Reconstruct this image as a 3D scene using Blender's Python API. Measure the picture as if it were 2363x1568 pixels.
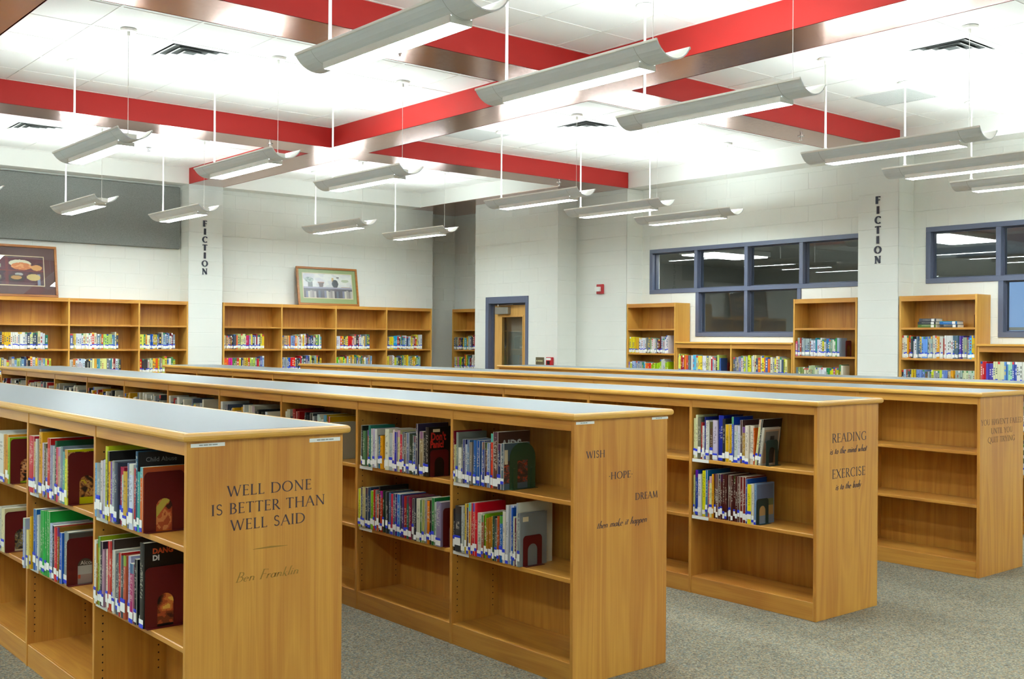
import bpy, math, random
from mathutils import Matrix, Vector
for _o in list(bpy.data.objects): bpy.data.objects.remove(_o)
S = bpy.context.scene
COL = S.collection
R = random.Random(7)

# ------------------------------------------------------------------ camera
F_PX, YAW, PITCH, ROLL, EYE = 2497.46, 0.6976, -0.0003, 0.00681, 1.5594
_fw = Vector((math.sin(YAW) * math.cos(PITCH), math.cos(YAW) * math.cos(PITCH), -math.sin(PITCH)))
_rt0 = Vector((math.cos(YAW), -math.sin(YAW), 0.0))
_up0 = _rt0.cross(_fw)
_rt = _rt0 * math.cos(ROLL) + _up0 * math.sin(ROLL)
_up = _up0 * math.cos(ROLL) - _rt0 * math.sin(ROLL)
cam_d = bpy.data.cameras.new('camera')
cam_d.sensor_width = 36.0
cam_d.lens = F_PX / 2363.0 * 36.0
cam_d.clip_start = 0.05
cam = bpy.data.objects.new('camera', cam_d)
COL.objects.link(cam)
_m = Matrix((( _rt.x, _up.x, -_fw.x, 0), (_rt.y, _up.y, -_fw.y, 0), (_rt.z, _up.z, -_fw.z, EYE), (0, 0, 0, 1)))
cam.matrix_world = _m
S.camera = cam

# ------------------------------------------------------------------ world, exposure
W = bpy.data.worlds.new('world'); S.world = W; W.use_nodes = True
W.node_tree.nodes['Background'].inputs[0].default_value = (0.30, 0.52, 0.90, 1)
W.node_tree.nodes['Background'].inputs[1].default_value = 0.55
S.view_settings.view_transform = 'Standard'
S.view_settings.look = 'None'
S.view_settings.gamma = 1.0
S.view_settings.use_curve_mapping = False
S.view_settings.exposure = 0.66
S.cycles.diffuse_bounces = 4; S.cycles.glossy_bounces = 2; S.cycles.max_bounces = 6; S.cycles.caustics_reflective = False; S.cycles.caustics_refractive = False; S.cycles.adaptive_threshold = 0.025
LENS_POWER, TUBE_POWER = 44.0, 42.0
LAMP_COLOR = (0.88, 1.0, 1.04)

# ------------------------------------------------------------------ helpers
def lin(h):
    c = [int(h[i:i + 2], 16) / 255 for i in (0, 2, 4)]
    return tuple((x / 12.92 if x <= 0.04045 else ((x + 0.055) / 1.055) ** 2.4) for x in c) + (1.0,)

class MB:
    """collects shapes for one mesh"""
    def __init__(s): s.v = []; s.f = []; s.m = []; s.c = []
    def face(s, pts, mat=0, col=None):
        n = len(s.v); s.v += [tuple(p) for p in pts]; s.f.append(tuple(range(n, n + len(pts)))); s.m.append(mat); s.c.append(col)
    def box(s, x0, x1, y0, y1, z0, z1, mat=0, col=None):
        n = len(s.v)
        s.v += [(x0,y0,z0),(x1,y0,z0),(x1,y1,z0),(x0,y1,z0),(x0,y0,z1),(x1,y0,z1),(x1,y1,z1),(x0,y1,z1)]
        for q in ((3,2,1,0),(4,5,6,7),(0,1,5,4),(1,2,6,5),(2,3,7,6),(3,0,4,7)):
            s.f.append(tuple(n + i for i in q)); s.m.append(mat); s.c.append(col)
        return s
    def rbox(s, x0, x1, y0, y1, z0, z1, b, mat=0):
        """box with chamfered edges (24 verts)"""
        n = len(s.v)
        X, Y, Z = (x0, x1), (y0, y1), (z0, z1)
        idx = {}
        for i in (0, 1):
            for j in (0, 1):
                for k in (0, 1):
                    sx, sy, sz = (1 - 2*i) * b, (1 - 2*j) * b, (1 - 2*k) * b
                    for a, p in enumerate(((X[i], Y[j]+sy, Z[k]+sz), (X[i]+sx, Y[j], Z[k]+sz), (X[i]+sx, Y[j]+sy, Z[k]))):
                        idx[i, j, k, a] = len(s.v); s.v.append(p)
        def F(*q): s.f.append(q); s.m.append(mat); s.c.append(None)
        for i in (0, 1):
            q = [idx[i,0,0,0], idx[i,1,0,0], idx[i,1,1,0], idx[i,0,1,0]]; F(*(q[::-1] if i == 0 else q))
            q = [idx[0,i,0,1], idx[1,i,0,1], idx[1,i,1,1], idx[0,i,1,1]]; F(*(q if i == 0 else q[::-1]))
            q = [idx[0,0,i,2], idx[1,0,i,2], idx[1,1,i,2], idx[0,1,i,2]]; F(*(q[::-1] if i == 0 else q))
        for i in (0, 1):
            for j in (0, 1):
                F(idx[i,j,0,0], idx[i,j,1,0], idx[i,j,1,1], idx[i,j,0,1])
                F(idx[i,0,j,0], idx[i,1,j,0], idx[i,1,j,2], idx[i,0,j,2])
                F(idx[0,i,j,1], idx[1,i,j,1], idx[1,i,j,2], idx[0,i,j,2])
                for k in (0, 1): F(idx[i,j,k,0], idx[i,j,k,1], idx[i,j,k,2]) if False else None
        for i in (0, 1):
            for j in (0, 1):
                for k in (0, 1): F(idx[i,j,k,0], idx[i,j,k,1], idx[i,j,k,2])
        return s
    def tube(s, p, q, r, n=8, mat=0, caps=True):
        p, q = Vector(p), Vector(q); d = (q - p).normalized()
        a = d.orthogonal().normalized(); b = d.cross(a); k = len(s.v)
        for c in (p, q):
            for i in range(n):
                t = 2 * math.pi * i / n; s.v.append(tuple(c + r * (a * math.cos(t) + b * math.sin(t))))
        for i in range(n):
            j = (i + 1) % n; s.f.append((k+i, k+j, k+n+j, k+n+i)); s.m.append(mat); s.c.append(None)
        if caps:
            s.f.append(tuple(k+i for i in range(n))[::-1]); s.m.append(mat); s.c.append(None)
            s.f.append(tuple(k+n+i for i in range(n))); s.m.append(mat); s.c.append(None)
        return s
    def prism(s, prof, axis, a0, a1, mat=0):
        """closed 2D profile extruded along axis ('x': (y,z) profile, 'y': (x,z), 'z': (x,y))"""
        k = len(s.v); n = len(prof)
        for a in (a0, a1):
            for u, w in prof: s.v.append({'x': (a, u, w), 'y': (u, a, w), 'z': (u, w, a)}[axis])
        for i in range(n):
            j = (i + 1) % n; s.f.append((k+i, k+j, k+n+j, k+n+i)); s.m.append(mat); s.c.append(None)
        s.f.append(tuple(k+i for i in range(n))[::-1]); s.m.append(mat); s.c.append(None)
        s.f.append(tuple(k+n+i for i in range(n))); s.m.append(mat); s.c.append(None)
        return s
    def mesh(s, name, mats, smooth=False, fix=True):
        me = bpy.data.meshes.new(name); me.from_pydata(s.v, [], s.f)
        for m in (mats if isinstance(mats, (list, tuple)) else [mats]): me.materials.append(MAT[m] if isinstance(m, str) else m)
        if any(s.m): me.polygons.foreach_set('material_index', s.m)
        if smooth: me.polygons.foreach_set('use_smooth', [True] * len(s.f))
        if any(c is not None for c in s.c):
            at = me.color_attributes.new('col', 'FLOAT_COLOR', 'CORNER'); i = 0; buf = []
            for f, c in zip(s.f, s.c): buf += list(c or (1, 1, 1, 1)) * len(f)
            at.data.foreach_set('color', buf)
        me.update()
        if fix:
            import bmesh
            b = bmesh.new(); b.from_mesh(me); bmesh.ops.recalc_face_normals(b, faces=b.faces); b.to_mesh(me); b.free()
        return me
    def build(s, name, mats, parent=None, smooth=False, fix=True, local=False):
        return obj(name, s.mesh(name, mats, smooth, fix), parent, None, local)

def obj(name, me, parent=None, loc=None, local=False):
    o = bpy.data.objects.new(name, me); COL.objects.link(o)
    if loc is not None: o.location = loc
    if parent is not None:
        o.parent = parent
        if parent.data is None and not local: o.matrix_parent_inverse = Matrix.Translation(-parent.location)
    return o
def tag(o, label=None, cat=None, group=None, kind=None):
    if label: o['label'] = label
    if cat: o['category'] = cat
    if group: o['group'] = group
    if kind: o['kind'] = kind
    return o
def thing(name, loc, label, cat, group=None, rot=(0, 0, 0)):
    o = obj(name, None, None, loc); o.rotation_euler = rot; o.empty_display_size = 0.1
    return tag(o, label, cat, group)
def struct(o): o['kind'] = 'structure'; return o
def in_view(x, y, z, pad=60):
    """does the photograph show this point (details are only built where it does)"""
    v = Vector((x, y, z - EYE)); d = v.dot(_fw)
    if d < 0.3: return False
    px, py = 1181.5 + F_PX * v.dot(_rt) / d, 784 - F_PX * v.dot(_up) / d
    return -pad < px < 2363 + pad and -pad < py < 1568 + pad

# ------------------------------------------------------------------ materials
MAT = {}
def newmat(name):
    m = bpy.data.materials.new(name); m.use_nodes = True; MAT[name] = m
    nt = m.node_tree; return m, nt, nt.nodes['Principled BSDF']
def plain(name, hexc, rough=0.5, metal=0.0, spec=0.5, noise=0.0, nscale=40):
    m, nt, b = newmat(name); c = lin(hexc)
    b.inputs['Base Color'].default_value = c; b.inputs['Roughness'].default_value = rough
    b.inputs['Metallic'].default_value = metal; b.inputs['Specular IOR Level'].default_value = spec
    if noise:
        g = nt.nodes.new('ShaderNodeNewGeometry'); n = nt.nodes.new('ShaderNodeTexNoise'); n.inputs['Scale'].default_value = nscale; n.inputs['Detail'].default_value = 1
        r = nt.nodes.new('ShaderNodeMapRange'); r.inputs[3].default_value = 1 - noise; r.inputs[4].default_value = 1 + noise
        x = nt.nodes.new('ShaderNodeVectorMath'); x.operation = 'SCALE'; x.inputs[0].default_value = c[:3]
        nt.links.new(g.outputs['Position'], n.inputs['Vector']); nt.links.new(n.outputs['Fac'], r.inputs[0])
        nt.links.new(r.outputs[0], x.inputs['Scale']); nt.links.new(x.outputs[0], b.inputs['Base Color'])
    return m
def emit(name, col, power):
    m = bpy.data.materials.new(name); m.use_nodes = True; MAT[name] = m; nt = m.node_tree; nt.nodes.clear()
    e = nt.nodes.new('ShaderNodeEmission'); o = nt.nodes.new('ShaderNodeOutputMaterial')
    e.inputs[0].default_value = (*col, 1); e.inputs[1].default_value = power; nt.links.new(e.outputs[0], o.inputs[0]); return m
def wood(name, axis, light='c99a55', dark='a8722f', rough=0.32):
    """oak veneer: fine pores and soft cathedral figure along one axis, from world position"""
    m, nt, b = newmat(name); L = nt.links.new; N = nt.nodes.new
    g = N('ShaderNodeNewGeometry')
    sc = {'x': (1.3, 17, 17), 'y': (17, 1.3, 17), 'z': (17, 17, 1.3)}[axis]
    sf = {'x': (3.0, 260, 260), 'y': (260, 3.0, 260), 'z': (260, 260, 3.0)}[axis]
    mp = N('ShaderNodeVectorMath'); mp.operation = 'MULTIPLY'; mp.inputs[1].default_value = sc
    mf = N('ShaderNodeVectorMath'); mf.operation = 'MULTIPLY'; mf.inputs[1].default_value = sf
    L(g.outputs['Position'], mp.inputs[0]); L(g.outputs['Position'], mf.inputs[0])
    n1 = N('ShaderNodeTexNoise'); n1.inputs['Scale'].default_value = 0.42; n1.inputs['Detail'].default_value = 2; n1.inputs['Distortion'].default_value = 0.9
    L(mp.outputs[0], n1.inputs['Vector'])
    w = N('ShaderNodeMath'); w.operation = 'MULTIPLY'; w.inputs[1].default_value = 9.0
    fr = N('ShaderNodeMath'); fr.operation = 'PINGPONG'; fr.inputs[1].default_value = 1.0
    L(n1.outputs['Fac'], w.inputs[0]); L(w.outputs[0], fr.inputs[0])
    n2 = N('ShaderNodeTexNoise'); n2.inputs['Scale'].default_value = 1.0; n2.inputs['Detail'].default_value = 1
    L(mf.outputs[0], n2.inputs['Vector'])
    n3 = N('ShaderNodeTexNoise'); n3.inputs['Scale'].default_value = 1.6; n3.inputs['Detail'].default_value = 0
    L(g.outputs['Position'], n3.inputs['Vector'])
    a1 = N('ShaderNodeMath'); a1.operation = 'MULTIPLY_ADD'; a1.inputs[1].default_value = 0.30; L(fr.outputs[0], a1.inputs[0])
    a2 = N('ShaderNodeMath'); a2.operation = 'MULTIPLY_ADD'; a2.inputs[1].default_value = 0.42; L(n2.outputs['Fac'], a2.inputs[0])
    a3 = N('ShaderNodeMath'); a3.operation = 'MULTIPLY_ADD'; a3.inputs[1].default_value = 0.45; a3.inputs[2].default_value = -0.05; L(n3.outputs['Fac'], a3.inputs[0])
    L(a3.outputs[0], a2.inputs[2]); L(a2.outputs[0], a1.inputs[2])
    r = N('ShaderNodeValToRGB'); r.color_ramp.elements[0].color = lin(dark); r.color_ramp.elements[0].position = 0.12
    r.color_ramp.elements[1].color = lin(light); r.color_ramp.elements[1].position = 0.75
    L(a1.outputs[0], r.inputs[0]); L(r.outputs[0], b.inputs['Base Color'])
    b.inputs['Roughness'].default_value = rough; b.inputs['Specular IOR Level'].default_value = 0.4
    return m
OAK = dict(light='ca9340', dark='a5652a')
for ax in 'xyz': wood('oak_' + ax, ax, **OAK)
for ax in 'xy': wood('nosing_' + ax, ax, light='d8a850', dark='bb8430', rough=0.28)
wood('oak_edge', 'z', light='d4a24c', dark='bd8536')
wood('frame_oak', 'x', light='a5692c', dark='7c4716')
wood('door_oak', 'z', light='d9aa62', dark='c08f48')
plain('laminate', '747c7e', 0.42, 0.0, 0.28, noise=0.03, nscale=300)
plain('wall_paint', 'e4e6de', 0.55, noise=0.015, nscale=6)
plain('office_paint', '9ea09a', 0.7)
plain('soffit_paint', 'e6e7e0', 0.6)
plain('tile_white', 'eeeee9', 0.85, noise=0.02, nscale=120)
plain('grid_white', 'ecece6', 0.5)
plain('red_paint', 'a8231f', 0.5, 0.0, 0.3)
plain('fixture_shell', 'dde4e8', 0.45)
plain('fixture_white', 'f0f0ea', 0.5)
plain('white_plastic', 'e9e9e2', 0.4)
plain('frame_blue', '5c647a', 0.4)
plain('frame_blue_dark', '4a5062', 0.45)
plain('letter_navy', '262a3a', 0.4)
plain('vinyl_dark', '43323a', 0.45)
plain('vinyl_brown', '6b4a32', 0.5)
plain('vinyl_olive', '8c6a22', 0.55)
plain('label_white', 'e2e5e0', 0.5)
plain('mark_grey', '8d9490', 0.6)
plain('paper', 'e2dcc8', 0.8, noise=0.06, nscale=500)
plain('call_label', 'e9eae4', 0.5)
plain('tape_blue', '2438c8', 0.45)
plain('bookend_red', '5a1216', 0.35)
plain('bookend_green', '2f4a30', 0.4)
plain('bookend_darkgreen', '1c3430', 0.4)
plain('alarm_red', 'b01c24', 0.35)
plain('alarm_white', 'f0f0ea', 0.3)
plain('black', '15161a', 0.4)
plain('metal_grey', '9c9c94', 0.4, metal=0.6)
plain('chrome', 'd0d0d0', 0.2, metal=1.0)
plain('brass_plate', '7a7258', 0.35, metal=0.5)
plain('toggle', 'd8d0a0', 0.4)
plain('mat_brown', '5a3f3c', 0.6)
plain('mat_green', '93a56a', 0.7)
plain('mat_cream', 'd8c9a4', 0.7)
plain('vent_grey', 'c9cbc6', 0.5)
plain('vent_dark', '3c3e3c', 0.8)
plain('hole_dark', '241509', 0.9)
plain('cover_black', '121316', 0.3)
plain('text_white', 'd8d8d4', 0.5)
plain('text_grey', '8c8f90', 0.5)
plain('text_red', 'd02a22', 0.5)
plain('text_orange', 'c8532c', 0.5)
plain('trunk', '4a4238', 0.9)
emit('lens_light', LAMP_COLOR, LENS_POWER)
emit('tube_light', LAMP_COLOR, TUBE_POWER)
emit('office_light', (1.0, 1.0, 0.97), 10.0)

def m_carpet():
    m, nt, b = newmat('carpet'); L = nt.links.new; N = nt.nodes.new
    g = N('ShaderNodeNewGeometry')
    v = N('ShaderNodeTexVoronoi'); v.inputs['Scale'].default_value = 130; L(g.outputs['Position'], v.inputs['Vector'])
    r = N('ShaderNodeValToRGB'); cr = r.color_ramp; cr.interpolation = 'CONSTANT'
    cols = ['8a826c', '726c5e', '968c72', '7c7a70', '8c7a62', '757b74', '9a9480', '686052']
    sp = N('ShaderNodeSeparateColor'); L(v.outputs['Color'], sp.inputs[0])
    cr.elements[0].color = lin(cols[0]); cr.elements[0].position = 0
    cr.elements[1].color = lin(cols[1]); cr.elements[1].position = 1 / 8
    for i in range(2, 8): e = cr.elements.new(i / 8); e.color = lin(cols[i])
    L(sp.outputs[0], r.inputs[0])
    n = N('ShaderNodeTexNoise'); n.inputs['Scale'].default_value = 9; n.inputs['Detail'].default_value = 4; L(g.outputs['Position'], n.inputs['Vector'])
    mr = N('ShaderNodeMapRange'); mr.inputs[3].default_value = 0.86; mr.inputs[4].default_value = 1.14; L(n.outputs['Fac'], mr.inputs[0])
    x = N('ShaderNodeVectorMath'); x.operation = 'SCALE'; L(r.outputs[0], x.inputs[0]); L(mr.outputs[0], x.inputs['Scale']); L(x.outputs[0], b.inputs['Base Color'])
    bp = N('ShaderNodeBump'); bp.inputs['Strength'].default_value = 0.5; bp.inputs['Distance'].default_value = 0.004
    L(v.outputs['Distance'], bp.inputs['Height']); L(bp.outputs[0], b.inputs['Normal'])
    b.inputs['Roughness'].default_value = 0.95; b.inputs['Specular IOR Level'].default_value = 0.1
m_carpet()
def m_bronze():
    """brushed, mirror-like beam soffit with streaks"""
    m, nt, b = newmat('brushed_metal'); L = nt.links.new; N = nt.nodes.new
    g = N('ShaderNodeNewGeometry')
    n = N('ShaderNodeTexNoise'); n.inputs['Scale'].default_value = 30; n.inputs['Detail'].default_value = 4; L(g.outputs['Position'], n.inputs['Vector'])
    r = N('ShaderNodeMapRange'); r.inputs[3].default_value = 0.13; r.inputs[4].default_value = 0.24; L(n.outputs['Fac'], r.inputs[0]); L(r.outputs[0], b.inputs['Roughness'])
    b.inputs['Base Color'].default_value = lin('d0a79a'); b.inputs['Metallic'].default_value = 1.0
m_bronze()
def m_panel():
    m, nt, b = newmat('acoustic_grey'); L = nt.links.new; N = nt.nodes.new
    g = N('ShaderNodeNewGeometry'); n = N('ShaderNodeTexNoise'); n.inputs['Scale'].default_value = 160; n.inputs['Detail'].default_value = 2; L(g.outputs['Position'], n.inputs['Vector'])
    r = N('ShaderNodeValToRGB'); r.color_ramp.elements[0].color = lin('6c6f6b'); r.color_ramp.elements[0].position = .3; r.color_ramp.elements[1].color = lin('8c8f8b'); r.color_ramp.elements[1].position = .7
    L(n.outputs['Fac'], r.inputs[0]); L(r.outputs[0], b.inputs['Base Color']); b.inputs['Roughness'].default_value = 0.9
m_panel()
def m_glass(name, tint, base, graze, rough=0.01):
    """clear sheet with a coat of reflection that grows towards grazing angles"""
    m = bpy.data.materials.new(name); m.use_nodes = True; MAT[name] = m; nt = m.node_tree; nt.nodes.clear(); N = nt.nodes.new
    t = N('ShaderNodeBsdfTransparent'); t.inputs[0].default_value = tint
    g = N('ShaderNodeBsdfGlossy'); g.inputs['Roughness'].default_value = rough
    f = N('ShaderNodeLayerWeight'); f.inputs[0].default_value = 0.5
    p = N('ShaderNodeMath'); p.operation = 'POWER'; p.inputs[1].default_value = 3
    q = N('ShaderNodeMath'); q.operation = 'MULTIPLY_ADD'; q.inputs[1].default_value = graze; q.inputs[2].default_value = base
    x = N('ShaderNodeMixShader'); o = N('ShaderNodeOutputMaterial')
    nt.links.new(f.outputs['Facing'], p.inputs[0]); nt.links.new(p.outputs[0], q.inputs[0])
    nt.links.new(q.outputs[0], x.inputs[0]); nt.links.new(t.outputs[0], x.inputs[1]); nt.links.new(g.outputs[0], x.inputs[2]); nt.links.new(x.outputs[0], o.inputs[0])
m_glass('window_glass', (0.88, 0.91, 0.91, 1), 0.05, 0.5)
m_glass('door_glass', (0.9, 0.92, 0.9, 1), 0.10, 0.5)
m_glass('picture_glass', (0.97, 0.97, 0.97, 1), 0.045, 0.4)
m_glass('matte_glass', (0.97, 0.97, 0.97, 1), 0.03, 0.3, 0.35)
def m_attr():
    m, nt, b = newmat('printed'); a = nt.nodes.new('ShaderNodeVertexColor'); a.layer_name = 'col'
    nt.links.new(a.outputs[0], b.inputs['Base Color']); b.inputs['Roughness'].default_value = 0.45
m_attr()
def m_cover():
    """book cloth or jacket: own colour per book, title marks and bands on the spine only"""
    m, nt, b = newmat('book_cover'); L = nt.links.new; N = nt.nodes.new
    oi = N('ShaderNodeObjectInfo'); tc = N('ShaderNodeTexCoord'); sx = N('ShaderNodeSeparateXYZ'); L(tc.outputs['Generated'], sx.inputs[0])
    def math_(op, a, b_=None, c=None):
        n = N('ShaderNodeMath'); n.operation = op
        for i, q in enumerate((a, b_, c)):
            if q is None: continue
            if isinstance(q, (int, float)): n.inputs[i].default_value = q
            else: L(q, n.inputs[i])
        return n.outputs[0]
    gx, gy, gz = sx.outputs
    spine = math_('LESS_THAN', gx, 0.03)
    rnd = oi.outputs['Random']
    # title: thresholded noise inside a band of the spine
    cb = N('ShaderNodeCombineXYZ'); L(math_('MULTIPLY', gy, 2.2), cb.inputs[0]); L(math_('MULTIPLY', gz, 38), cb.inputs[1]); L(math_('MULTIPLY', rnd, 97), cb.inputs[2])
    nz = N('ShaderNodeTexNoise'); nz.inputs['Scale'].default_value = 1.0; nz.inputs['Detail'].default_value = 1; L(cb.outputs[0], nz.inputs['Vector'])
    t = math_('GREATER_THAN', nz.outputs['Fac'], 0.53)
    lo = math_('MULTIPLY_ADD', math_('FRACT', math_('MULTIPLY', rnd, 7.3)), 0.25, 0.28)
    hi = math_('MULTIPLY_ADD', math_('FRACT', math_('MULTIPLY', rnd, 13.7)), 0.3, 0.65)
    t = math_('MULTIPLY', t, math_('MULTIPLY', math_('GREATER_THAN', gz, lo), math_('LESS_THAN', gz, hi)))
    t = math_('MULTIPLY', t, math_('MULTIPLY', math_('GREATER_THAN', gy, 0.22), math_('LESS_THAN', gy, 0.78)))
    t = math_('MULTIPLY', math_('MULTIPLY', t, spine), 0.5)
    # contrast colour against the cover
    bw = N('ShaderNodeRGBToBW'); L(oi.outputs['Color'], bw.inputs[0])
    lightc = math_('LESS_THAN', bw.outputs[0], 0.35)
    mc = N('ShaderNodeMix'); mc.data_type = 'RGBA'; L(lightc, mc.inputs[0]); mc.inputs[6].default_value = lin('2a2a3a'); mc.inputs[7].default_value = lin('e6e2d2')
    # coloured band on some books
    band = math_('MULTIPLY', math_('GREATER_THAN', gz, 0.84), math_('MULTIPLY', math_('GREATER_THAN', math_('FRACT', math_('MULTIPLY', rnd, 31.1)), 0.72), spine))
    hs = N('ShaderNodeHueSaturation'); L(math_('FRACT', math_('MULTIPLY', rnd, 5.9)), hs.inputs['Hue']); hs.inputs['Value'].default_value = 0.8; L(oi.outputs['Color'], hs.inputs['Color'])
    m1 = N('ShaderNodeMix'); m1.data_type = 'RGBA'; L(math_('MULTIPLY', band, 0.8), m1.inputs[0]); L(oi.outputs['Color'], m1.inputs[6]); L(hs.outputs[0], m1.inputs[7])
    m2 = N('ShaderNodeMix'); m2.data_type = 'RGBA'; L(t, m2.inputs[0]); L(m1.outputs[2], m2.inputs[6]); L(mc.outputs[2], m2.inputs[7])
    hv = N('ShaderNodeHueSaturation'); hv.inputs['Saturation'].default_value = 1.25; hv.inputs['Value'].default_value = 0.80; L(m2.outputs[2], hv.inputs['Color'])
    L(hv.outputs[0], b.inputs['Base Color']); b.inputs['Roughness'].default_value = 0.38
m_cover()

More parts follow.
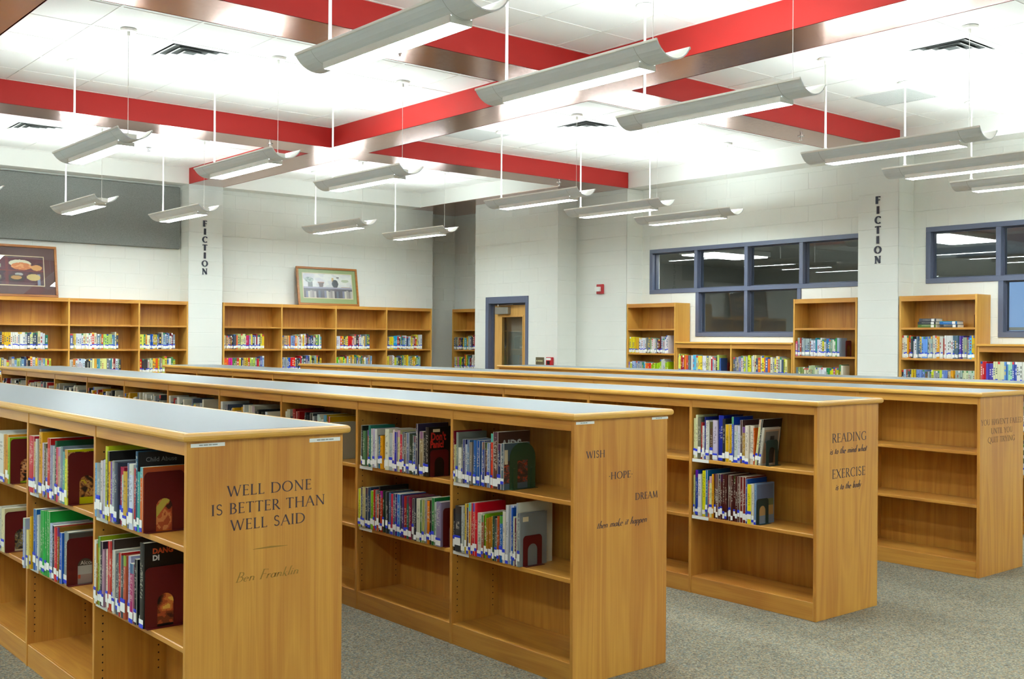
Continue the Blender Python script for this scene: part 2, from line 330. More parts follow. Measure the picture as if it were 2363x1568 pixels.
# ------------------------------------------------------------------ lettering drawn with a broad pen
TH, TN = 0.115, 0.05
def stem(x, y0=0.0, y1=1.0, sl=0.2): return [('l', x, y0, x, y1, 'T'), ('s', x, y0, sl), ('s', x, y1, sl)]
GLYPH = {
 'A': (.74, [('l',.37,1,.05,0,'t'),('l',.37,1,.69,0,'T'),('l',.16,.36,.57,.36,'t'),('s',.05,0,.16),('s',.69,0,.18)]),
 'B': (.58, stem(.13)+[('l',.13,.98,.26,.98,'t'),('l',.13,.52,.28,.52,'t'),('l',.13,.02,.28,.02,'t'),('a',.26,.75,.2,.23,-90,90),('a',.28,.27,.24,.25,-90,90)]),
 'C': (.76, [('a',.44,.5,.37,.5,48,312),('v',.69,.84,.16)]),
 'D': (.82, stem(.13)+[('l',.13,.98,.34,.98,'t'),('l',.13,.02,.34,.02,'t'),('a',.33,.5,.42,.48,-90,90)]),
 'E': (.54, stem(.13)+[('l',.13,.98,.47,.98,'t'),('l',.13,.52,.41,.52,'t'),('l',.13,.02,.5,.02,'t'),('v',.46,.93,.12),('v',.41,.52,.12),('v',.49,.07,.12)]),
 'F': (.52, stem(.13)+[('l',.13,.98,.47,.98,'t'),('l',.13,.52,.41,.52,'t'),('v',.46,.93,.12),('v',.41,.52,.12)]),
 'G': (.82, [('a',.44,.5,.37,.5,48,305),('v',.69,.84,.16),('l',.68,.06,.68,.42,'T'),('s',.68,.42,.2)]),
 'H': (.82, stem(.14)+stem(.68)+[('l',.14,.52,.68,.52,'t')]),
 'I': (.28, stem(.14)),
 'K': (.68, stem(.13)+[('l',.13,.48,.55,1,'t'),('l',.22,.56,.62,0,'T'),('s',.62,0,.16)]),
 'L': (.52, stem(.13)+[('l',.13,.02,.48,.02,'t'),('v',.47,.07,.14)]),
 'M': (.94, [('l',.1,0,.16,1,'t'),('l',.16,1,.46,.04,'T'),('l',.46,.04,.77,1,'t'),('l',.77,1,.83,0,'T'),('s',.1,0,.16),('s',.83,0,.2)]),
 'N': (.84, [('l',.14,0,.14,1,'t'),('l',.13,1,.7,.02,'T'),('l',.7,0,.7,1,'t'),('s',.14,0,.18),('s',.7,1,.18),('s',.1,1,.12)]),
 'O': (.9, [('a',.45,.5,.38,.5,0,360)]),
 'P': (.56, stem(.13)+[('l',.13,.98,.28,.98,'t'),('l',.13,.45,.28,.45,'t'),('a',.27,.715,.21,.265,-90,90)]),
 'Q': (.9, [('a',.45,.5,.38,.5,0,360),('l',.5,.05,.86,-.22,'T')]),
 'R': (.64, stem(.13)+[('l',.13,.98,.28,.98,'t'),('l',.13,.5,.28,.5,'t'),('a',.27,.74,.2,.24,-90,90),('l',.27,.5,.6,0,'T'),('s',.61,0,.12)]),
 'S': (.52, [('S',.26,.755,.165,.225,35,270),('S',.26,.265,.19,.245,90,-140),('v',.41,.86,.12),('v',.1,.12,.12)]),
 'T': (.64, stem(.32)+[('l',.03,.98,.61,.98,'t'),('v',.04,.93,.13),('v',.6,.93,.13)]),
 'U': (.8, [('l',.14,1,.14,.32,'T'),('a',.4,.32,.26,.31,180,360),('l',.66,1,.66,.32,'t'),('s',.14,1,.2),('s',.66,1,.18)]),
 'V': (.74, [('l',.05,1,.37,0,'T'),('l',.37,0,.69,1,'t'),('s',.05,1,.18),('s',.69,1,.16)]),
 'W': (1.06, [('l',.05,1,.3,0,'T'),('l',.3,0,.53,.96,'t'),('l',.52,.96,.76,0,'T'),('l',.76,0,1.0,1,'t'),('s',.05,1,.18),('s',1.0,1,.15)]),
 'X': (.7, [('l',.06,1,.62,0,'T'),('l',.62,1,.06,0,'t'),('s',.07,1,.16),('s',.61,1,.14),('s',.07,0,.14),('s',.61,0,.16)]),
 'Y': (.68, [('l',.05,1,.34,.46,'T'),('l',.63,1,.34,.46,'t'),('l',.34,.48,.34,0,'T'),('s',.34,0,.2),('s',.05,1,.16),('s',.63,1,.14)]),
 "'": (.2, [('l',.1,1,.08,.78,'T')]), '.': (.24, [('l',.07,.45,.17,.45,'T')]), ' ': (.34, []),
 'a': (.46, [('a',.2,.22,.16,.22,0,360),('l',.37,.45,.37,.02,'T'),('l',.37,.02,.46,.08,'t')]),
 'b': (.44, [('l',.08,.95,.08,.05,'T'),('a',.22,.22,.15,.22,0,360)]),
 'd': (.46, [('a',.2,.22,.16,.22,0,360),('l',.37,.95,.37,.02,'T'),('l',.37,.02,.46,.08,'t')]),
 'e': (.42, [('a',.2,.22,.16,.22,5,310),('l',.05,.22,.36,.27,'t')]),
 'h': (.46, [('l',.08,.95,.08,0,'T'),('a',.22,.27,.14,.17,180,0),('l',.36,.27,.36,.02,'T'),('l',.36,.02,.46,.08,'t')]),
 'i': (.2, [('l',.08,.45,.08,.02,'T'),('l',.08,.02,.17,.08,'t'),('l',.08,.58,.08,.66,'T')]),
 'k': (.42, [('l',.08,.95,.08,0,'T'),('l',.09,.2,.32,.44,'t'),('l',.15,.27,.36,-.06,'T'),('l',.36,-.06,.46,0,'t')]),
 'l': (.2, [('l',.08,.95,.08,.03,'T'),('l',.08,.03,.17,.08,'t'),('l',.08,.95,.18,.9,'t')]),
 'm': (.7, [('l',.08,.45,.08,0,'T'),('a',.21,.28,.13,.16,180,0),('l',.34,.28,.34,0,'T'),('a',.47,.28,.13,.16,180,0),('l',.6,.28,.6,.02,'T'),('l',.6,.02,.7,.08,'t')]),
 'n': (.46, [('l',.08,.45,.08,0,'T'),('a',.22,.28,.14,.16,180,0),('l',.36,.28,.36,.02,'T'),('l',.36,.02,.46,.08,'t')]),
 'o': (.42, [('a',.21,.22,.16,.22,0,360)]),
 'p': (.44, [('l',.08,.45,.08,-.34,'T'),('a',.22,.22,.15,.22,0,360)]),
 'r': (.32, [('l',.08,.45,.08,0,'T'),('a',.2,.3,.12,.14,180,40)]),
 's': (.34, [('S',.17,.33,.1,.11,40,270),('S',.17,.11,.12,.11,90,-150)]),
 't': (.28, [('l',.11,.68,.11,.03,'T'),('l',.11,.03,.22,.08,'t'),('l',.01,.45,.22,.45,'t')]),
 'u': (.46, [('l',.08,.45,.08,.15,'T'),('a',.22,.16,.14,.15,180,360),('l',.37,.45,.37,.02,'T')]),
 'w': (.64, [('l',.05,.45,.14,0,'T'),('l',.14,0,.3,.42,'t'),('l',.3,.42,.4,0,'T'),('l',.4,0,.58,.45,'t')]),
 'y': (.42, [('l',.06,.45,.2,.02,'T'),('l',.38,.45,.12,-.34,'t')]),
}
def letters(text, bold=1.0, shear=0.0, gap=0.06):
    """quads in text space (cap height 1), total width"""
    quads = []; x = 0.0; th, tn = TH * bold, TN * bold
    def seg(ax, ay, bx, by, wa, wb):
        dx, dy = bx - ax, by - ay; l = math.hypot(dx, dy) or 1e-6; nx, ny = -dy / l, dx / l
        quads.append([(ax + nx*wa/2, ay + ny*wa/2), (ax - nx*wa/2, ay - ny*wa/2), (bx - nx*wb/2, by - ny*wb/2), (bx + nx*wb/2, by + ny*wb/2)])
    for ch in text:
        adv, st = GLYPH[ch]
        for q in st:
            if q[0] == 'l':
                w = th if q[5] == 'T' else tn; seg(x+q[1], q[2], x+q[3], q[4], w, w)
            elif q[0] in 'aS':
                _, cx, cy, rx, ry, a0, a1 = q; n = max(5, int(abs(a1 - a0) / 24)); pr = None
                for i in range(n + 1):
                    a = math.radians(a0 + (a1 - a0) * i / n); wv = tn + (th - tn) * (abs(math.cos(a)) if q[0] == 'a' else abs(math.sin(a))**.5 * .8)
                    p = (x + cx + rx * math.cos(a), cy + ry * math.sin(a), wv)
                    if pr: seg(pr[0], pr[1], p[0], p[1], pr[2], p[2])
                    pr = p
            elif q[0] == 's': seg(x+q[1]-q[3]*bold**.3/2, q[2], x+q[1]+q[3]*bold**.3/2, q[2], tn*.8, tn*.8)
            elif q[0] == 'v': seg(x+q[1], q[2]-q[3]/2, x+q[1], q[2]+q[3]/2, tn*.9, tn*.9)
        x += adv + gap
    quads = [[(u + shear * v, v) for u, v in q] for q in quads]
    return quads, x - gap
def write(name, text, place, width, height, mat, parent, depth=0.0008, bold=1.0, shear=0.0, gap=0.06):
    """place(u, v, d) -> world; lettering stands d proud of the surface"""
    w = letters(text, bold, shear, gap)[1]; sx = width / w; out = []; u0 = 0.0
    for word in text.split(' '):                 # each word is a decal of its own
        q, ww = letters(word, bold, shear, gap); mb = MB()
        for quad in q:
            p = [place((u + u0) * sx, v * height, depth) for u, v in quad]; b = [place((u + u0) * sx, v * height, 0) for u, v in quad]
            mb.face(p)
            for i in range(4): mb.face([p[i], b[i], b[(i+1) % 4], p[(i+1) % 4]])
        out.append(mb.build(name, mat, parent, fix=False)); u0 += ww + gap + GLYPH[' '][0] + gap
    return out
def sans(name, text, size, mat, parent, matrix, bold=0.0):
    """plain sans type from the built-in font, as a flat mesh"""
    c = bpy.data.curves.new(name, 'FONT'); c.body = text; c.size = size; c.resolution_u = 2; c.offset = bold
    o = bpy.data.objects.new(name, c); COL.objects.link(o)
    me = bpy.data.meshes.new_from_object(o.evaluated_get(bpy.context.evaluated_depsgraph_get())); COL.objects.unlink(o); bpy.data.objects.remove(o)
    me.materials.clear(); me.materials.append(MAT[mat]); me.transform(matrix)
    return obj(name, me, parent)
# ------------------------------------------------------------------ room shell
YW, XW = 14.86, 11.42          # block walls
YP, XP = 14.57, 11.10          # fronts of columns and bulkheads
XD = 10.72                     # face of the block around the door
ZB, ZC = 3.72, 3.94            # beam undersides, ceiling
XL, YN = -2.2, -2.6            # walls behind the photographer
struct(MB().box(XL - .2, 16.2, YN - .2, 15.5, -0.1, 0).build('floor', 'carpet'))

def block_mesh(w, h, cache={}):
    k = (round(w, 3), round(h, 3))
    if k not in cache: cache[k] = MB().rbox(0, k[0], -0.006, 0, 0, k[1], 0.0018).mesh('block', 'wall_paint')
    return cache[k]
def subtract(rects, hole):
    out = []
    for (a, b, c, d) in rects:
        p, q, r, s_ = hole
        if b <= p or a >= q or d <= r or c >= s_: out.append((a, b, c, d)); continue
        if a < p: out.append((a, p, c, d))
        if b > q: out.append((q, b, c, d))
        m0, m1 = max(a, p), min(b, q)
        if c < r: out.append((m0, m1, c, r))
        if d > s_: out.append((m0, m1, s_, d))
    return [t for t in out if t[1] - t[0] > 0.03 and t[3] - t[2] > 0.03]
def blocks(parent, facing, plane, u0, u1, z0, z1, holes=(), whole=False):
    """painted concrete blocks in running bond on a wall face; facing '-y' (u is x) or '-x' (u is y)"""
    G, BW, BH = 0.005, 0.4064, 0.2032; n = 0
    for i in range(int(z0 / BH) - 1, int(z1 / BH) + 2):
        za, zb = max(z0, i * BH + G / 2), min(z1, (i + 1) * BH - G / 2)
        if zb - za < 0.03: continue
        if whole: cuts = [(u0, u1)]
        else:
            cuts = []; s0 = (i % 2) * BW / 2; j = int((u0 - s0) / BW) - 1
            while s0 + j * BW < u1:
                a, b = max(u0, s0 + j * BW + G / 2), min(u1, s0 + (j + 1) * BW - G / 2); j += 1
                if b - a > 0.03: cuts.append((a, b))
        for a, b in cuts:
            rs = [(a, b, za, zb)]
            for h in holes: rs = subtract(rs, h)
            for (p, q, r, t) in rs:
                c = ((p + q) / 2, plane, (r + t) / 2) if facing == '-y' else (plane, (p + q) / 2, (r + t) / 2)
                if not in_view(*c): continue
                o = obj('block', block_mesh(q - p, t - r), parent)
                if facing == '-y': o.location = (p, plane + 0.006, r)
                else: o.location = (plane + 0.006, q, r); o.rotation_euler = (0, 0, -math.pi / 2)
                n += 1
    return n
# wall behind the tall bookcases
wl = struct(MB().box(XL, 10.70, YW + .002, YW + .3, 0, 3.98).build('wall_left', 'wall_paint'))
blocks(wl, '-y', YW, 2.6, 10.70, 2.06, 3.72, [(2.4, 6.24, 2.82, 3.72)])
# alcove beside the door block
wa = struct(MB().box(10.70, 11.62, 15.20, 15.40, 0, 3.98).box(10.60, 10.70, 14.9, 15.40, 0, 3.98).build('wall_alcove', 'wall_paint'))
blocks(wa, '-y', 15.196, 10.70, 11.42, 2.08, 3.72)
# window wall
W1 = [(7.15, 10.57, 2.252, 2.855), (8.02, 9.72, 1.62, 2.252)]
W2 = [(2.98, 6.36, 2.252, 2.860), (3.83, 5.53, 1.62, 2.252)]
def wall_right():
    rs = [(YN, 15.4, 0.0, 3.98)]
    for h in W1 + W2: rs = subtract(rs, h)
    mb = MB()
    for a, b, c, d in rs: mb.box(XW + .002, XW + .2, a, b, c, d)
    return struct(mb.build('wall_right', 'wall_paint'))
wr = wall_right()
blocks(wr, '-x', XW, 4.4, 6.52, 1.55, 3.72, W2); blocks(wr, '-x', XW, 7.02, 10.72, 1.54, 3.72, W1)
blocks(wr, '-x', XW, 13.72, 15.2, 2.08, 3.72)
struct(MB().box(XL - .2, XL, YN, 15.4, 0, 3.98).build('wall_near', 'wall_paint'))
struct(MB().box(XL, XW + .2, YN - .2, YN, 0, 3.98).build('wall_back', 'wall_paint'))
# columns
def column(x0, x1, y0, y1, faces):
    o = struct(MB().box(x0 + (.002 if '-x' in faces else 0), x1, y0 + (.002 if '-y' in faces else 0), y1, 0, ZB).build('wall_column', 'wall_paint'))
    if '-y' in faces: blocks(o, '-y', y0, x0, x1, 1.0, ZB, whole=True)
    if '-x' in faces: blocks(o, '-x', x0, y0, y1, 1.0, ZB, whole=True)
    return o
col_left = column(6.275, 6.785, YP, YW + .02, ('-y', '-x'))
col_right = column(XP, XW + .02, 6.515, 7.025, ('-y', '-x'))
column(XP, XW + .02, 10.72, 11.77, ('-y', '-x'))
# block around the door
wd = struct(MB().box(XD + .002, XW + .02, 11.76, 12.43, 0, 3.78).box(XD + .002, XW + .02, 13.41, 13.72, 0, 3.78)
            .box(XD + .002, XW + .02, 12.43, 13.41, 2.20, 3.78).box(XD + .3, XW + .02, 12.43, 13.41, 0, 2.20).build('wall_door', 'wall_paint'))
blocks(wd, '-x', XD, 11.76, 13.72, 1.1, 3.75, [(12.40, 13.44, 0, 2.235)])
blocks(wd, '-y', 11.756, XD + .002, XP, 1.1, 3.72, whole=True)

# bulkheads where walls meet the ceiling
struct(MB().box(XL, 10.25, YP, YW + .02, ZB, ZC + .02).build('bulkhead_trim', 'soffit_paint'))
struct(MB().box(XP, XW + .02, YN, 10.70, ZB, ZC + .02).build('bulkhead_trim', 'soffit_paint'))
bk = struct(MB().box(10.25, XW + .02, 11.22, 15.22, ZB + .004, ZC + .02).build('bulkhead_trim', 'soffit_paint'))
MB().box(10.255, XW, 11.22, 15.2, ZB, ZB + .004).build('soffit_panel', 'brushed_metal', bk)

# beams: painted fascias and brushed metal undersides
BX = [(1.65, 2.165), (6.275, 6.79)]                 # run along y
BY = [(2.24, 2.755), (6.505, 7.02), (10.705, 11.22)]  # run along x
def beam(x0, x1, y0, y1, along):
    b = struct(MB().box(x0 + .01, x1 - .01, y0 + .01, y1 - .01, ZB + .02, ZC + .03).build('ceiling_beam', 'red_paint'))
    MB().box(x0 + .002, x1 - .002, y0 + .002, y1 - .002, ZB, ZB + .02).build('soffit_panel', 'brushed_metal', b)
    if along == 'y':
        MB().box(x0, x0 + .012, y0, y1, ZB, ZC + .02).build('fascia', 'red_paint', b); MB().box(x1 - .012, x1, y0, y1, ZB, ZC + .02).build('fascia', 'red_paint', b)
    else:
        MB().box(x0, x1, y0, y0 + .012, ZB, ZC + .02).build('fascia', 'red_paint', b); MB().box(x0, x1, y1 - .012, y1, ZB, ZC + .02).build('fascia', 'red_paint', b)
for x0, x1 in BX:
    ys = [YN] + [t for q in BY for t in q] + [YP]
    for i in range(0, len(ys), 2): beam(x0, x1, ys[i], ys[i + 1], 'y')
for y0, y1 in BY:
    xs = [XL, BX[0][0], BX[0][1], BX[1][0], BX[1][1], XP]
    for i in range(0, 6, 2): beam(xs[i], xs[i + 1], y0, y1, 'x')
    for x0, x1 in BX:                                   # crossings
        b = struct(MB().box(x0, x1, y0, y1, ZB + .01, ZC + .03).build('ceiling_beam', 'red_paint'))
        MB().box(x0, x1, y0, y1, ZB, ZB + .01).build('soffit_panel', 'brushed_metal', b)

# lay-in ceiling: 2 ft tiles in a white grid, between the beams
ceil = struct(MB().box(XL - .2, XW + .2, YN - .2, 15.4, 3.97, 4.05).build('ceiling', 'tile_white'))
T = 0.6096; TX0, TY0 = 5.28, 5.975
def tile_mesh(w, d, cache={}):
    k = (round(w, 3), round(d, 3))
    if k not in cache: cache[k] = MB().rbox(0, k[0], 0, k[1], 0, .014, .002).mesh('ceiling_tile', 'tile_white')
    return cache[k]
bays_x = [(XL, BX[0][0]), (BX[0][1], BX[1][0]), (BX[1][1], XP)]
bays_y = [(YN, BY[0][0]), (BY[0][1], BY[1][0]), (BY[1][1], BY[2][0]), (BY[2][1], YP)]
special = {}   # tile cells taken by grilles: (i, j) -> kind
TXB = {True: TX0, False: 9.285}             # the grid starts afresh on the window side of the column beam
for i, j, k, left in ((-3, 4, 'supply', True), (-2, -3, 'supply', False), (-2, 4, 'supply', False), (-3, 11, 'supply', True), (0, -1, 'return', False), (-3, 6, 'return', False)): special[left, i, j] = k
for bx0, bx1 in bays_x:
    for by0, by1 in bays_y:
        x1_, y1_ = (10.25, by1) if (bx1 == XP and by1 == YP) else (bx1, by1)
        gm = MB(); left = bx1 < 7; tx = TXB[left]
        ix = [tx + T * k for k in range(-14, 12) if bx0 < tx + T * k < x1_]; iy = [TY0 + T * k for k in range(-16, 16) if by0 < TY0 + T * k < y1_]
        for x in ix: gm.box(x - .012, x + .012, by0, y1_, ZC, ZC + .004)
        for y in iy: gm.box(bx0, x1_, y - .012, y + .012, ZC + .0002, ZC + .004)
        for a in (bx0 + .01, x1_ - .01): gm.box(a - .01, a + .01, by0, y1_, ZC + .0004, ZC + .004)
        for a in (by0 + .01, y1_ - .01): gm.box(bx0, x1_, a - .01, a + .01, ZC + .0006, ZC + .004)
        gm.build('ceiling_grid', 'grid_white', ceil)
        ex, ey = [bx0] + ix + [x1_], [by0] + iy + [y1_]; rest = MB()
        for a in range(len(ex) - 1):
            for b in range(len(ey) - 1):
                w, d = ex[a + 1] - ex[a], ey[b + 1] - ey[b]
                if w < .02 or d < .02: continue
                ci, cj = round((ex[a + 1] - tx) / T) - 1, round((ey[b + 1] - TY0) / T) - 1
                if (left, ci, cj) in special and w > .6 and d > .6: continue
                if in_view(ex[a] + w / 2, ey[b] + d / 2, ZC, 120): obj('ceiling_tile', tile_mesh(w, d), ceil, (ex[a], ey[b], ZC + .004))
                else: rest.box(ex[a], ex[a + 1], ey[b], ey[b + 1], ZC + .004, ZC + .018)
        if rest.f: o = rest.build('ceiling_tile', 'tile_white', ceil); o['kind'] = 'stuff'
where = {(True, -3, 4): 'between the first two pendants of the middle row', (False, -2, -3): 'beside the fourth pendant of the near row',
         (False, -2, 4): 'between the fourth and fifth pendants of the middle row', (True, -3, 11): 'near the grey acoustic panel'}
for (left, i, j), kind in special.items():
    x, y = TXB[left] + i * T, TY0 + j * T; c = (x + T / 2, y + T / 2, ZC)
    if kind == 'supply':
        t = thing('air_diffuser', c, 'white louvred ceiling air diffuser ' + where[left, i, j], 'vent', 'ceiling air diffusers')
        MB().box(x + .012, x + T - .012, y + .012, y + T - .012, ZC + .015, ZC + .02).build('backing', 'vent_dark', t)
        fr = MB()
        for a, b, c_, d in ((.012, .06, .012, T - .012), (T - .06, T - .012, .012, T - .012), (.06, T - .06, .012, .06), (.06, T - .06, T - .06, T - .012)):
            fr.box(x + a, x + b, y + c_, y + d, ZC + .001, ZC + .014)
        fr.build('frame', 'grid_white', t)
        for k in range(3):                      # nested square louvres, tilted outwards
            o0, o1 = .075 + k * .07, .115 + k * .07; lv = MB()
            P = [(x + o0, y + o0), (x + T - o0, y + o0), (x + T - o0, y + T - o0), (x + o0, y + T - o0)]
            Q = [(x + o1, y + o1), (x + T - o1, y + o1), (x + T - o1, y + T - o1), (x + o1, y + T - o1)]
            for s_ in range(4):
                e = (s_ + 1) % 4
                lv.face([(*P[s_], ZC - .004), (*P[e], ZC - .004), (*Q[e], ZC + .013), (*Q[s_], ZC + .013)])
            lv.build('louvre', 'vent_grey', t, fix=False)
    else:
        t = thing('return_grille', c, 'flat grey return air grille in the ceiling ' + ('near the window wall column' if i == 0 else 'beside the beam running to the door block'), 'vent', 'return air grilles')
        MB().box(x + .012, x + T - .012, y + .012, y + T - .012, ZC + .012, ZC + .016).build('backing', 'vent_grey', t)
        sl = MB()
        for k in range(28): sl.box(x + .03, x + T - .03, y + .035 + k * .0195, y + .043 + k * .0195, ZC + .002, ZC + .011)
        o = sl.build('slats', 'vent_grey', t); o['kind'] = 'stuff'
        fr = MB()
        for a, b, c_, d in ((.012, .035, .012, T - .012), (T - .035, T - .012, .012, T - .012), (.035, T - .035, .012, .035), (.035, T - .035, T - .035, T - .012)):
            fr.box(x + a, x + b, y + c_, y + d, ZC + .001, ZC + .014)
        fr.build('frame', 'vent_grey', t)

# sprinkler heads under beams and tiles
for (x, y, z, wh) in ((5.65, 10.95, ZB, 'under the beam near the column with FICTION lettering'), (10.0, 10.95, ZB, 'under the beam running to the door block'),
                      (9.6, 6.76, ZB, 'under the beam ending at the window wall column'), (4.55, 6.76, ZB, 'under the beam behind the big pendants'),
                      (5.2, 13.3, ZC, 'in the tiles before the acoustic panel'), (8.9, 13.5, ZC, 'in the tiles before the framed shelf print')):
    t = thing('sprinkler_head', (x, y, z), 'small chrome fire sprinkler head ' + wh, 'sprinkler', 'fire sprinklers')
    MB().tube((x, y, z + .004), (x, y, z - .006), .035, 12).build('escutcheon', 'chrome', t)
    MB().tube((x, y, z - .006), (x, y, z - .045), .008, 6).tube((x - .018, y, z - .012), (x - .004, y, z - .04), .003, 5).tube((x + .018, y, z - .012), (x + .004, y, z - .04), .003, 5).build('body', 'chrome', t)
    MB().tube((x, y, z - .045), (x, y, z - .049), .022, 10).build('deflector', 'chrome', t)

# windows in steel frames
def window(name, rects, panes):
    t = obj(name, None, None, (XW, rects[0][0], rects[-1][2])); t['kind'] = 'structure'
    fx0, fx1, w = XW - .012, XW + .13, .056
    ys_u = panes[0]; z0, z1, z2 = rects[1][2], rects[0][2], rects[0][3]; ys_l = panes[1]
    def bar(y0, y1, za, zb, m='frame_blue'): MB().rbox(fx0, fx1, y0, y1, za, zb, .003).build('frame_bar', m, t)
    bar(ys_u[0] - w/2, ys_u[-1] + w/2, z2 - w, z2); bar(ys_u[0] - w/2, ys_u[-1] + w/2, z1 - w/2, z1 + w/2); bar(ys_l[0] - w/2, ys_l[-1] + w/2, z0, z0 + w)
    for y in ys_u: bar(y - w/2, y + w/2, z1 + w/2, z2 - w)
    for y in ys_l: bar(y - w/2, y + w/2, z0 + w, z1 - w/2)
    for ys, za, zb in ((ys_u, z1 + w/2, z2 - w), (ys_l, z0 + w, z1 - w/2)):
        for a, b in zip(ys, ys[1:]):
            st = MB()                       # glazing stops
            for q in ((a + w/2, a + w/2 + .014, za, zb), (b - w/2 - .014, b - w/2, za, zb), (a + w/2 + .014, b - w/2 - .014, za, za + .014), (a + w/2 + .014, b - w/2 - .014, zb - .014, zb)):
                st.box(XW + .05, XW + .075, *q)
            p = MB().box(XW + .060, XW + .066, a + w/2, b - w/2, za, zb).build('pane', 'window_glass', t)
            st.build('glazing_stop', 'frame_blue_dark', t)
window('window_1', W1, ([7.178, 8.02, 8.87, 9.72, 10.542], [8.048, 8.87, 9.692]))
window('window_2', W2, ([3.008, 3.83, 4.68, 5.53, 6.332], [3.858, 4.68, 5.502]))

# dim office seen through the glass
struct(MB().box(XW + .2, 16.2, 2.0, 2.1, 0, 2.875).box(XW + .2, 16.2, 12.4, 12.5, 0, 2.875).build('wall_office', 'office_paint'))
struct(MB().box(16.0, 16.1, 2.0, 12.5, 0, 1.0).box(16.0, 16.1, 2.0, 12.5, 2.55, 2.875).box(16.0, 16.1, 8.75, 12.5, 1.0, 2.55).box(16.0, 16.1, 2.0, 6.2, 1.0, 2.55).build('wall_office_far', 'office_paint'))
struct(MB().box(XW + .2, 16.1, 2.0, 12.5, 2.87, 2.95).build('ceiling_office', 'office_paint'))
we = obj('window_3', None, None, (16.0, 7.5, 1.0)); we['kind'] = 'structure'
for y in (6.2, 7.05, 7.9, 8.71): MB().box(15.99, 16.06, y, y + .045, 1.0, 2.55).build('frame_bar', 'white_plastic', we)
for z in (1.0, 1.75, 2.505): MB().box(15.985, 16.055, 6.2, 8.755, z, z + .045).build('frame_bar', 'white_plastic', we)
for (x0, x1, y0, y1, n) in ((11.85, 13.05, 9.75, 10.35, 'over the far window'), (11.7, 12.9, 6.25, 6.85, 'beyond the window beside the tall case')):
    t = thing('troffer_light', ((x0 + x1) / 2, (y0 + y1) / 2, 2.83), 'bright rectangular ceiling troffer in the office ' + n, 'light', 'office troffers')
    MB().box(x0 - .03, x1 + .03, y0 - .03, y1 + .03, 2.80, 2.868).build('housing', 'white_plastic', t)
    MB().box(x0, x1, y0, y1, 2.785, 2.80).build('diffuser', 'office_light', t)

# door
def door():
    t = obj('door_1', None, None, (XD, 12.9, 0)); t['kind'] = 'structure'
    x0, x1 = XD - .012, XD + .16
    MB().rbox(x0, x1, 13.365, 13.437, 0, 2.23, .003).build('jamb', 'frame_blue', t); MB().rbox(x0, x1, 12.407, 12.47, 0, 2.23, .003).build('jamb', 'frame_blue', t)
    MB().rbox(x0, x1, 12.47, 13.365, 2.125, 2.23, .003).build('head_jamb', 'frame_blue', t)
    MB().box(XD + .07, XD + .10, 13.335, 13.365, 0, 2.125).box(XD + .07, XD + .10, 12.47, 12.49, 0, 2.125).box(XD + .07, XD + .10, 12.49, 13.335, 2.10, 2.125).build('door_stop', 'frame_blue_dark', t)
    l = MB(); lx0, lx1 = XD + .10, XD + .145
    g0, g1, gz0, gz1 = 12.655, 13.148, .85, 1.915
    l.box(lx0, lx1, 12.475, g0, .01, 2.12).box(lx0, lx1, g1, 13.36, .01, 2.12).box(lx0, lx1, g0, g1, .01, gz0).box(lx0, lx1, g0, g1, gz1, 2.12)
    leaf = l.build('door_leaf', 'door_oak', t)
    MB().box(lx0 + .018, lx0 + .024, g0, g1, gz0, gz1).build('vision_pane', 'door_glass', leaf)
    MB().box(lx0 - .006, lx0 + .01, g0 - .02, g0, gz0 - .02, gz1 + .02).box(lx0 - .006, lx0 + .01, g1, g1 + .02, gz0 - .02, gz1 + .02).box(lx0 - .006, lx0 + .01, g0, g1, gz0 - .02, gz0).box(lx0 - .006, lx0 + .01, g0, g1, gz1, gz1 + .02).build('glazing_bead', 'door_oak', leaf)
    MB().rbox(lx0 - .07, lx0, 12.94, 13.255, 1.96, 2.07, .006).build('closer_body', 'metal_grey', leaf)
    MB().tube((lx0 - .04, 13.2, 2.10), (lx0 - .08, 12.78, 2.105), .011, 6).tube((lx0 - .04, 13.2, 2.085), (lx0 - .04, 13.2, 2.115), .014, 8).build('closer_arm', 'chrome', leaf)
    MB().tube((lx0, 12.545, 1.0), (lx0 - .06, 12.545, 1.0), .012, 8).tube((lx0 - .055, 12.545, 1.0), (lx0 - .055, 12.66, 1.0), .01, 8).build('lever_handle', 'chrome', leaf)
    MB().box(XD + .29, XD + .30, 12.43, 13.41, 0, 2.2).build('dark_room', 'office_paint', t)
door()
# wall devices
t = thing('switch_plate', (XD, 12.133, 1.247), 'brass plate with a row of four light switches beside the door', 'light switch')
MB().rbox(XD - .008, XD, 12.04, 12.226, 1.192, 1.302, .003).build('plate', 'brass_plate', t)
for k in range(4): MB().box(XD - .02, XD - .006, 12.072 + k * .037, 12.084 + k * .037, 1.237, 1.259).build('toggle', 'toggle', t)
t = thing('fire_pull_station', (XD, 11.89, 1.245), 'red fire alarm pull station beside the light switches', 'fire alarm')
MB().rbox(XD - .05, XD, 11.828, 11.95, 1.185, 1.307, .005).build('housing', 'alarm_red', t)
MB().box(XD - .056, XD - .05, 11.862, 11.918, 1.20, 1.25).build('pull_handle', 'black', t); MB().box(XD - .053, XD - .05, 11.84, 11.938, 1.262, 1.295).build('plate', 'alarm_white', t)
t = thing('alarm_strobe', (XP, 11.235, 2.305), 'red wall alarm strobe with a white flash lens beside the windows', 'fire alarm')
MB().rbox(XP - .035, XP, 11.17, 11.30, 2.235, 2.376, .006).build('housing', 'alarm_red', t)
MB().prism([(11.205, 2.272), (11.29, 2.272), (11.305, 2.305), (11.29, 2.338), (11.205, 2.338)], 'x', XP - .068, XP - .035).build('flash_lens', 'alarm_white', t)

